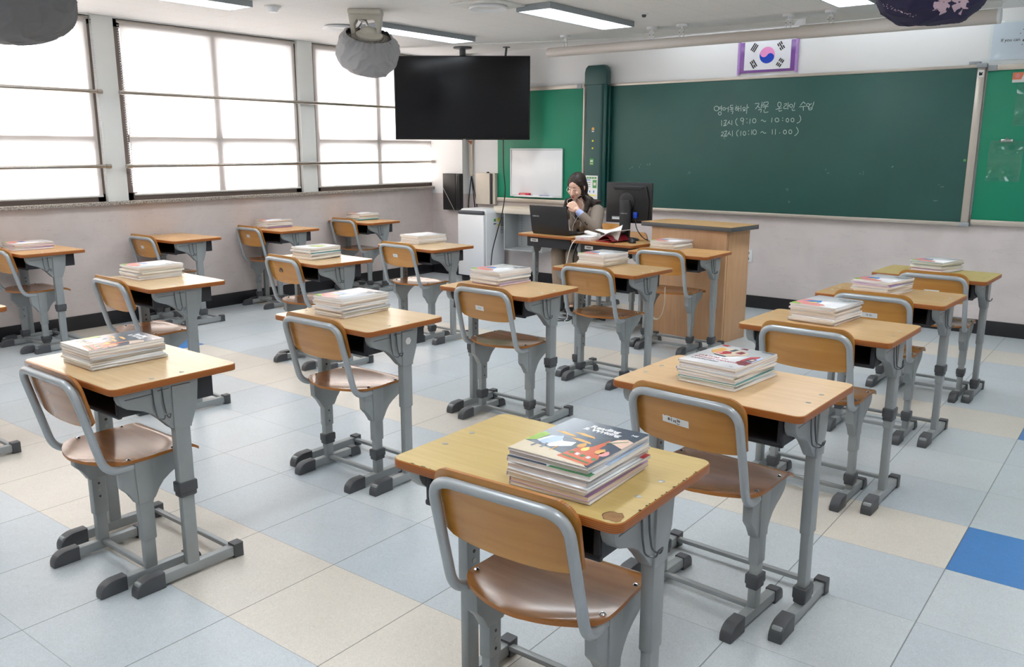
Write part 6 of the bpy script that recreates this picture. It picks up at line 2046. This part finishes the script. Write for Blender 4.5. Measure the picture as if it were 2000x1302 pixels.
# raised hand: palm, four bent fingers of different length and the thumb, at the chin
hx = (hand - wr_l).normalized()
hn = V((0.35, -0.9, 0.1)); hn = (hn - hx * hn.dot(hx)).normalized()
hs = hx.cross(hn).normalized()
caps.append((wr_l, 0.024, wr_l + hx * 0.025, 0.026))
for q in (-1, -0.33, 0.33, 1):
    caps.append((wr_l + hx * 0.02 + hs * 0.014 * q, 0.014, wr_l + hx * 0.070 + hs * 0.027 * q, 0.0125))
for q, L in ((-1, 0.9), (-0.33, 1.05), (0.33, 1.0), (1, 0.8)):
    a = wr_l + hx * 0.075 + hs * 0.028 * q
    p1 = a + (hx * 0.75 + V((-0.65, -0.1, 0.1))).normalized() * 0.034 * L
    p2 = p1 + (V((-0.75, 0.55, 0.15))).normalized() * 0.026 * L
    p3 = p2 + (V((-0.1, 0.9, -0.35))).normalized() * 0.018 * L
    caps += [(a, 0.0095, p1, 0.0088), (p1, 0.0088, p2, 0.0080), (p2, 0.0080, p3, 0.0070)]
ta = wr_l + hx * 0.03 + hs * -0.030
tb = ta + (hx * 0.6 - hs * 0.5 + V((-0.5, 0.1, 0.3))).normalized() * 0.036
caps += [(wr_l + hx * 0.015, 0.016, ta, 0.013), (ta, 0.013, tb, 0.0105), (tb, 0.0105, tb + (hx * 0.5 + V((-0.7, 0.3, 0.2))).normalized() * 0.028, 0.0085)]
# resting hand on the keyboard
rx_ = V((0.45, -0.88, -0.12)).normalized(); rs_ = V((0, 0, 1)).cross(rx_).normalized()
for q, L in ((-1, 0.85), (-0.33, 1.0), (0.33, 1.05), (1, 0.9)):
    k0 = wr_r + rx_ * 0.075 + rs_ * 0.025 * q
    caps += [(wr_r + rx_ * 0.01 + rs_ * 0.012 * q, 0.014, k0, 0.012), (k0, 0.0095, k0 + (rx_ + V((0, 0, -0.15))).normalized() * 0.036 * L, 0.0085),
             (k0 + (rx_ + V((0, 0, -0.15))).normalized() * 0.036 * L, 0.0085, k0 + (rx_ + V((0, 0, -0.15))).normalized() * 0.036 * L + (rx_ + V((0, 0, -0.9))).normalized() * 0.028 * L, 0.007)]
caps += [(wr_r + rx_ * 0.02 - rs_ * 0.02, 0.014, wr_r + rx_ * 0.06 - rs_ * 0.05, 0.010), (wr_r + rx_ * 0.06 - rs_ * 0.05, 0.010, wr_r + rx_ * 0.09 - rs_ * 0.045 - V((0, 0, 0.012)), 0.008)]
union('body', caps, 0.0045, M['skin'], person, 4, origin=PO)
# hair: cap set back on the skull, parted, with long locks to the shoulders
hcaps = [(H_(0, -0.020, 0.036), (0.083, 0.094, 0.096), hrot), (H_(0, -0.060, -0.03), (0.080, 0.060, 0.11), hrot),
         (H_(0.058, 0.030, 0.068), 0.014, H_(0.077, 0.014, 0.028), 0.013), (H_(0.077, 0.014, 0.028), 0.013, H_(0.082, -0.014, -0.045), 0.020),
         (H_(-0.056, 0.034, 0.068), 0.014, H_(-0.075, 0.026, 0.025), 0.013), (H_(-0.075, 0.026, 0.025), 0.013, H_(-0.078, 0.024, -0.06), 0.018),
         (H_(-0.078, 0.024, -0.06), 0.018, V((-2.215, 5.26, 1.03)), 0.024), (V((-2.215, 5.26, 1.03)), 0.024, V((-2.228, 5.255, 0.965)), 0.026), (V((-2.228, 5.255, 0.965)), 0.024, V((-2.265, 5.24, 0.945)), 0.013),
         (H_(0.080, -0.02, -0.05), 0.026, V((-2.025, 5.36, 1.04)), 0.034), (V((-2.025, 5.36, 1.04)), 0.034, V((-1.985, 5.375, 0.99)), 0.027), (V((-2.0, 5.38, 1.02)), 0.030, V((-1.935, 5.395, 1.03)), 0.016),
         (V((-2.035, 5.34, 1.02)), 0.028, V((-2.035, 5.315, 0.955)), 0.022), (V((-2.035, 5.315, 0.955)), 0.021, V((-2.045, 5.285, 0.905)), 0.012),
         (V((-2.13, 5.40, 1.05)), 0.066, V((-2.11, 5.43, 0.98)), 0.055)]
union('hair', hcaps, 0.006, M['hair'], person, 5, origin=PO)
# blazer with sleeves, cut open in front over a black top
bl = [(V((-2.12, 5.56, 0.60)), 0.155, V((-2.12, 5.49, 0.74)), 0.142), (V((-2.12, 5.49, 0.74)), 0.142, V((-2.115, 5.42, 0.87)), 0.122),
      (V((-2.215, 5.44, 0.905)), 0.080, V((-2.015, 5.41, 0.910)), 0.080), (V((-2.18, 5.43, 0.945)), 0.056, V((-2.04, 5.40, 0.95)), 0.058), (V((-2.03, 5.37, 0.93)), 0.05, V((-2.05, 5.36, 0.86)), 0.06), (V((-2.20, 5.38, 0.93)), 0.05, V((-2.18, 5.36, 0.86)), 0.06),
      (sh_l, 0.066, el_l, 0.056), (el_l, 0.056, el_l.lerp(wr_l, 0.72), 0.044), (sh_r, 0.066, el_r, 0.056), (el_r, 0.056, el_r.lerp(wr_r, 0.8), 0.042)]
union('blazer', bl, 0.006, M['blazer'], person, 4, origin=PO)
tp = [(V((-2.135, 5.405, 0.72)), (0.045, 0.075, 0.16), None), (V((-2.12, 5.335, 0.895)), (0.050, 0.045, 0.06), None)]
union('black_top', tp, 0.006, M['shirt_black'], person, 3, origin=PO)
lp = []
for s in (-1, 1):
    lp.append((V((-2.125 + 0.062 * s, 5.335, 0.95)), 0.020, V((-2.13 + 0.056 * s, 5.300, 0.80)), 0.022))
    lp.append((V((-2.13 + 0.056 * s, 5.300, 0.80)), 0.020, V((-2.135 + 0.045 * s, 5.335, 0.68)), 0.013))
union('lapels', lp, 0.006, M['blazer'], person, 2, origin=PO)
c0, c1 = el_l.lerp(wr_l, 0.70), el_l.lerp(wr_l, 0.96)
union('shirt_cuff', [(c0, 0.040, c1, 0.033)], 0.005, M['cuff_blue'], person, 2, origin=PO)
union('trousers', [(V((-2.04, 5.55, 0.53)), 0.105, V((-2.05, 5.13, 0.55)), 0.075), (V((-2.20, 5.55, 0.53)), 0.105, V((-2.24, 5.16, 0.55)), 0.075), (V((-2.12, 5.58, 0.57)), 0.14, V((-2.12, 5.56, 0.62)), 0.13),
                   (V((-2.05, 5.13, 0.545)), 0.074, V((-2.02, 5.10, 0.13)), 0.062), (V((-2.24, 5.16, 0.545)), 0.074, V((-2.18, 5.11, 0.13)), 0.062)], 0.008, M['trouser'], person, 4, origin=PO)
for x in (-2.012, -2.17):
    union('shoe', [(V((x, 5.11, 0.045)), 0.042, V((x, 4.97, 0.038)), 0.036), (V((x, 5.11, 0.07)), 0.042, V((x, 5.10, 0.08)), 0.042), (V((x, 4.99, 0.038)), 0.036, V((x, 4.94, 0.034)), 0.028)], 0.006, M['shoe'], person, 3, origin=PO)
# face details follow the head
b = MB()
for s in (-1, 1):
    b.tube([H_(s * (0.016 + 0.006 * k), 0.0905 - 0.0012 * k * k * 0.6 + 0.002, -0.002 + 0.0009 * (k - 2) ** 2) - PO for k in range(5)], 0.0024, M['lash'], 6)
b.build('eyelids', person)
b = MB()
for s in (-1, 1):
    b.tube([H_(s * (0.014 + 0.007 * k), 0.094 - 0.0009 * k * k, 0.026 - 0.0009 * (k - 1.5) ** 2) - PO for k in range(5)], [0.0022, 0.0028, 0.0026, 0.0020, 0.0010], M['lash'], 6)
b.build('eyebrows', person)
b = MB()
b.ball(H_(0, 0.0905, -0.0665) - PO, (0.0125, 0.0045, 0.0034), M['lips'], 14, 8, Euler(hrot).to_matrix().to_4x4())
b.ball(H_(0, 0.0895, -0.0745) - PO, (0.0105, 0.0045, 0.0038), M['lips'], 14, 8, Euler(hrot).to_matrix().to_4x4())
b.build('lips', person)
b = MB()
ear = H_(0.084, 0.012, -0.012)
b.ball(ear - PO, 0.007, M['white_plastic'], 10, 8)
b.tube(smooth_path([p - PO for p in (ear, H_(0.088, 0.03, -0.05), V((-2.035, 5.245, 1.02)), V((-2.03, 5.225, 0.96)), V((-2.06, 5.235, 0.91)), V((-2.10, 5.25, 0.87)), V((-2.11, 5.20, 0.79)), V((-2.06, 5.13, TZ + 0.012)))], 8), 0.0018, M['cable_white'], 6)
b.tube(smooth_path([p - PO for p in (H_(-0.070, 0.045, -0.06), V((-2.165, 5.20, 1.045)), hand + V((-0.045, 0.0, 0.0)), V((-2.13, 5.19, 0.93)), V((-2.11, 5.24, 0.87)))], 8), 0.0018, M['cable_white'], 6)
b.build('earphones', person)
b = MB()
dv = (wr_l - el_l).normalized()
for k in (0.40, 0.50):
    p = el_l.lerp(wr_l, k) + V((0.25, -0.9, -0.3)).normalized() * 0.050
    b.ball(p - PO, 0.008, M['button'], 10, 8)
b.build('sleeve_buttons', person)
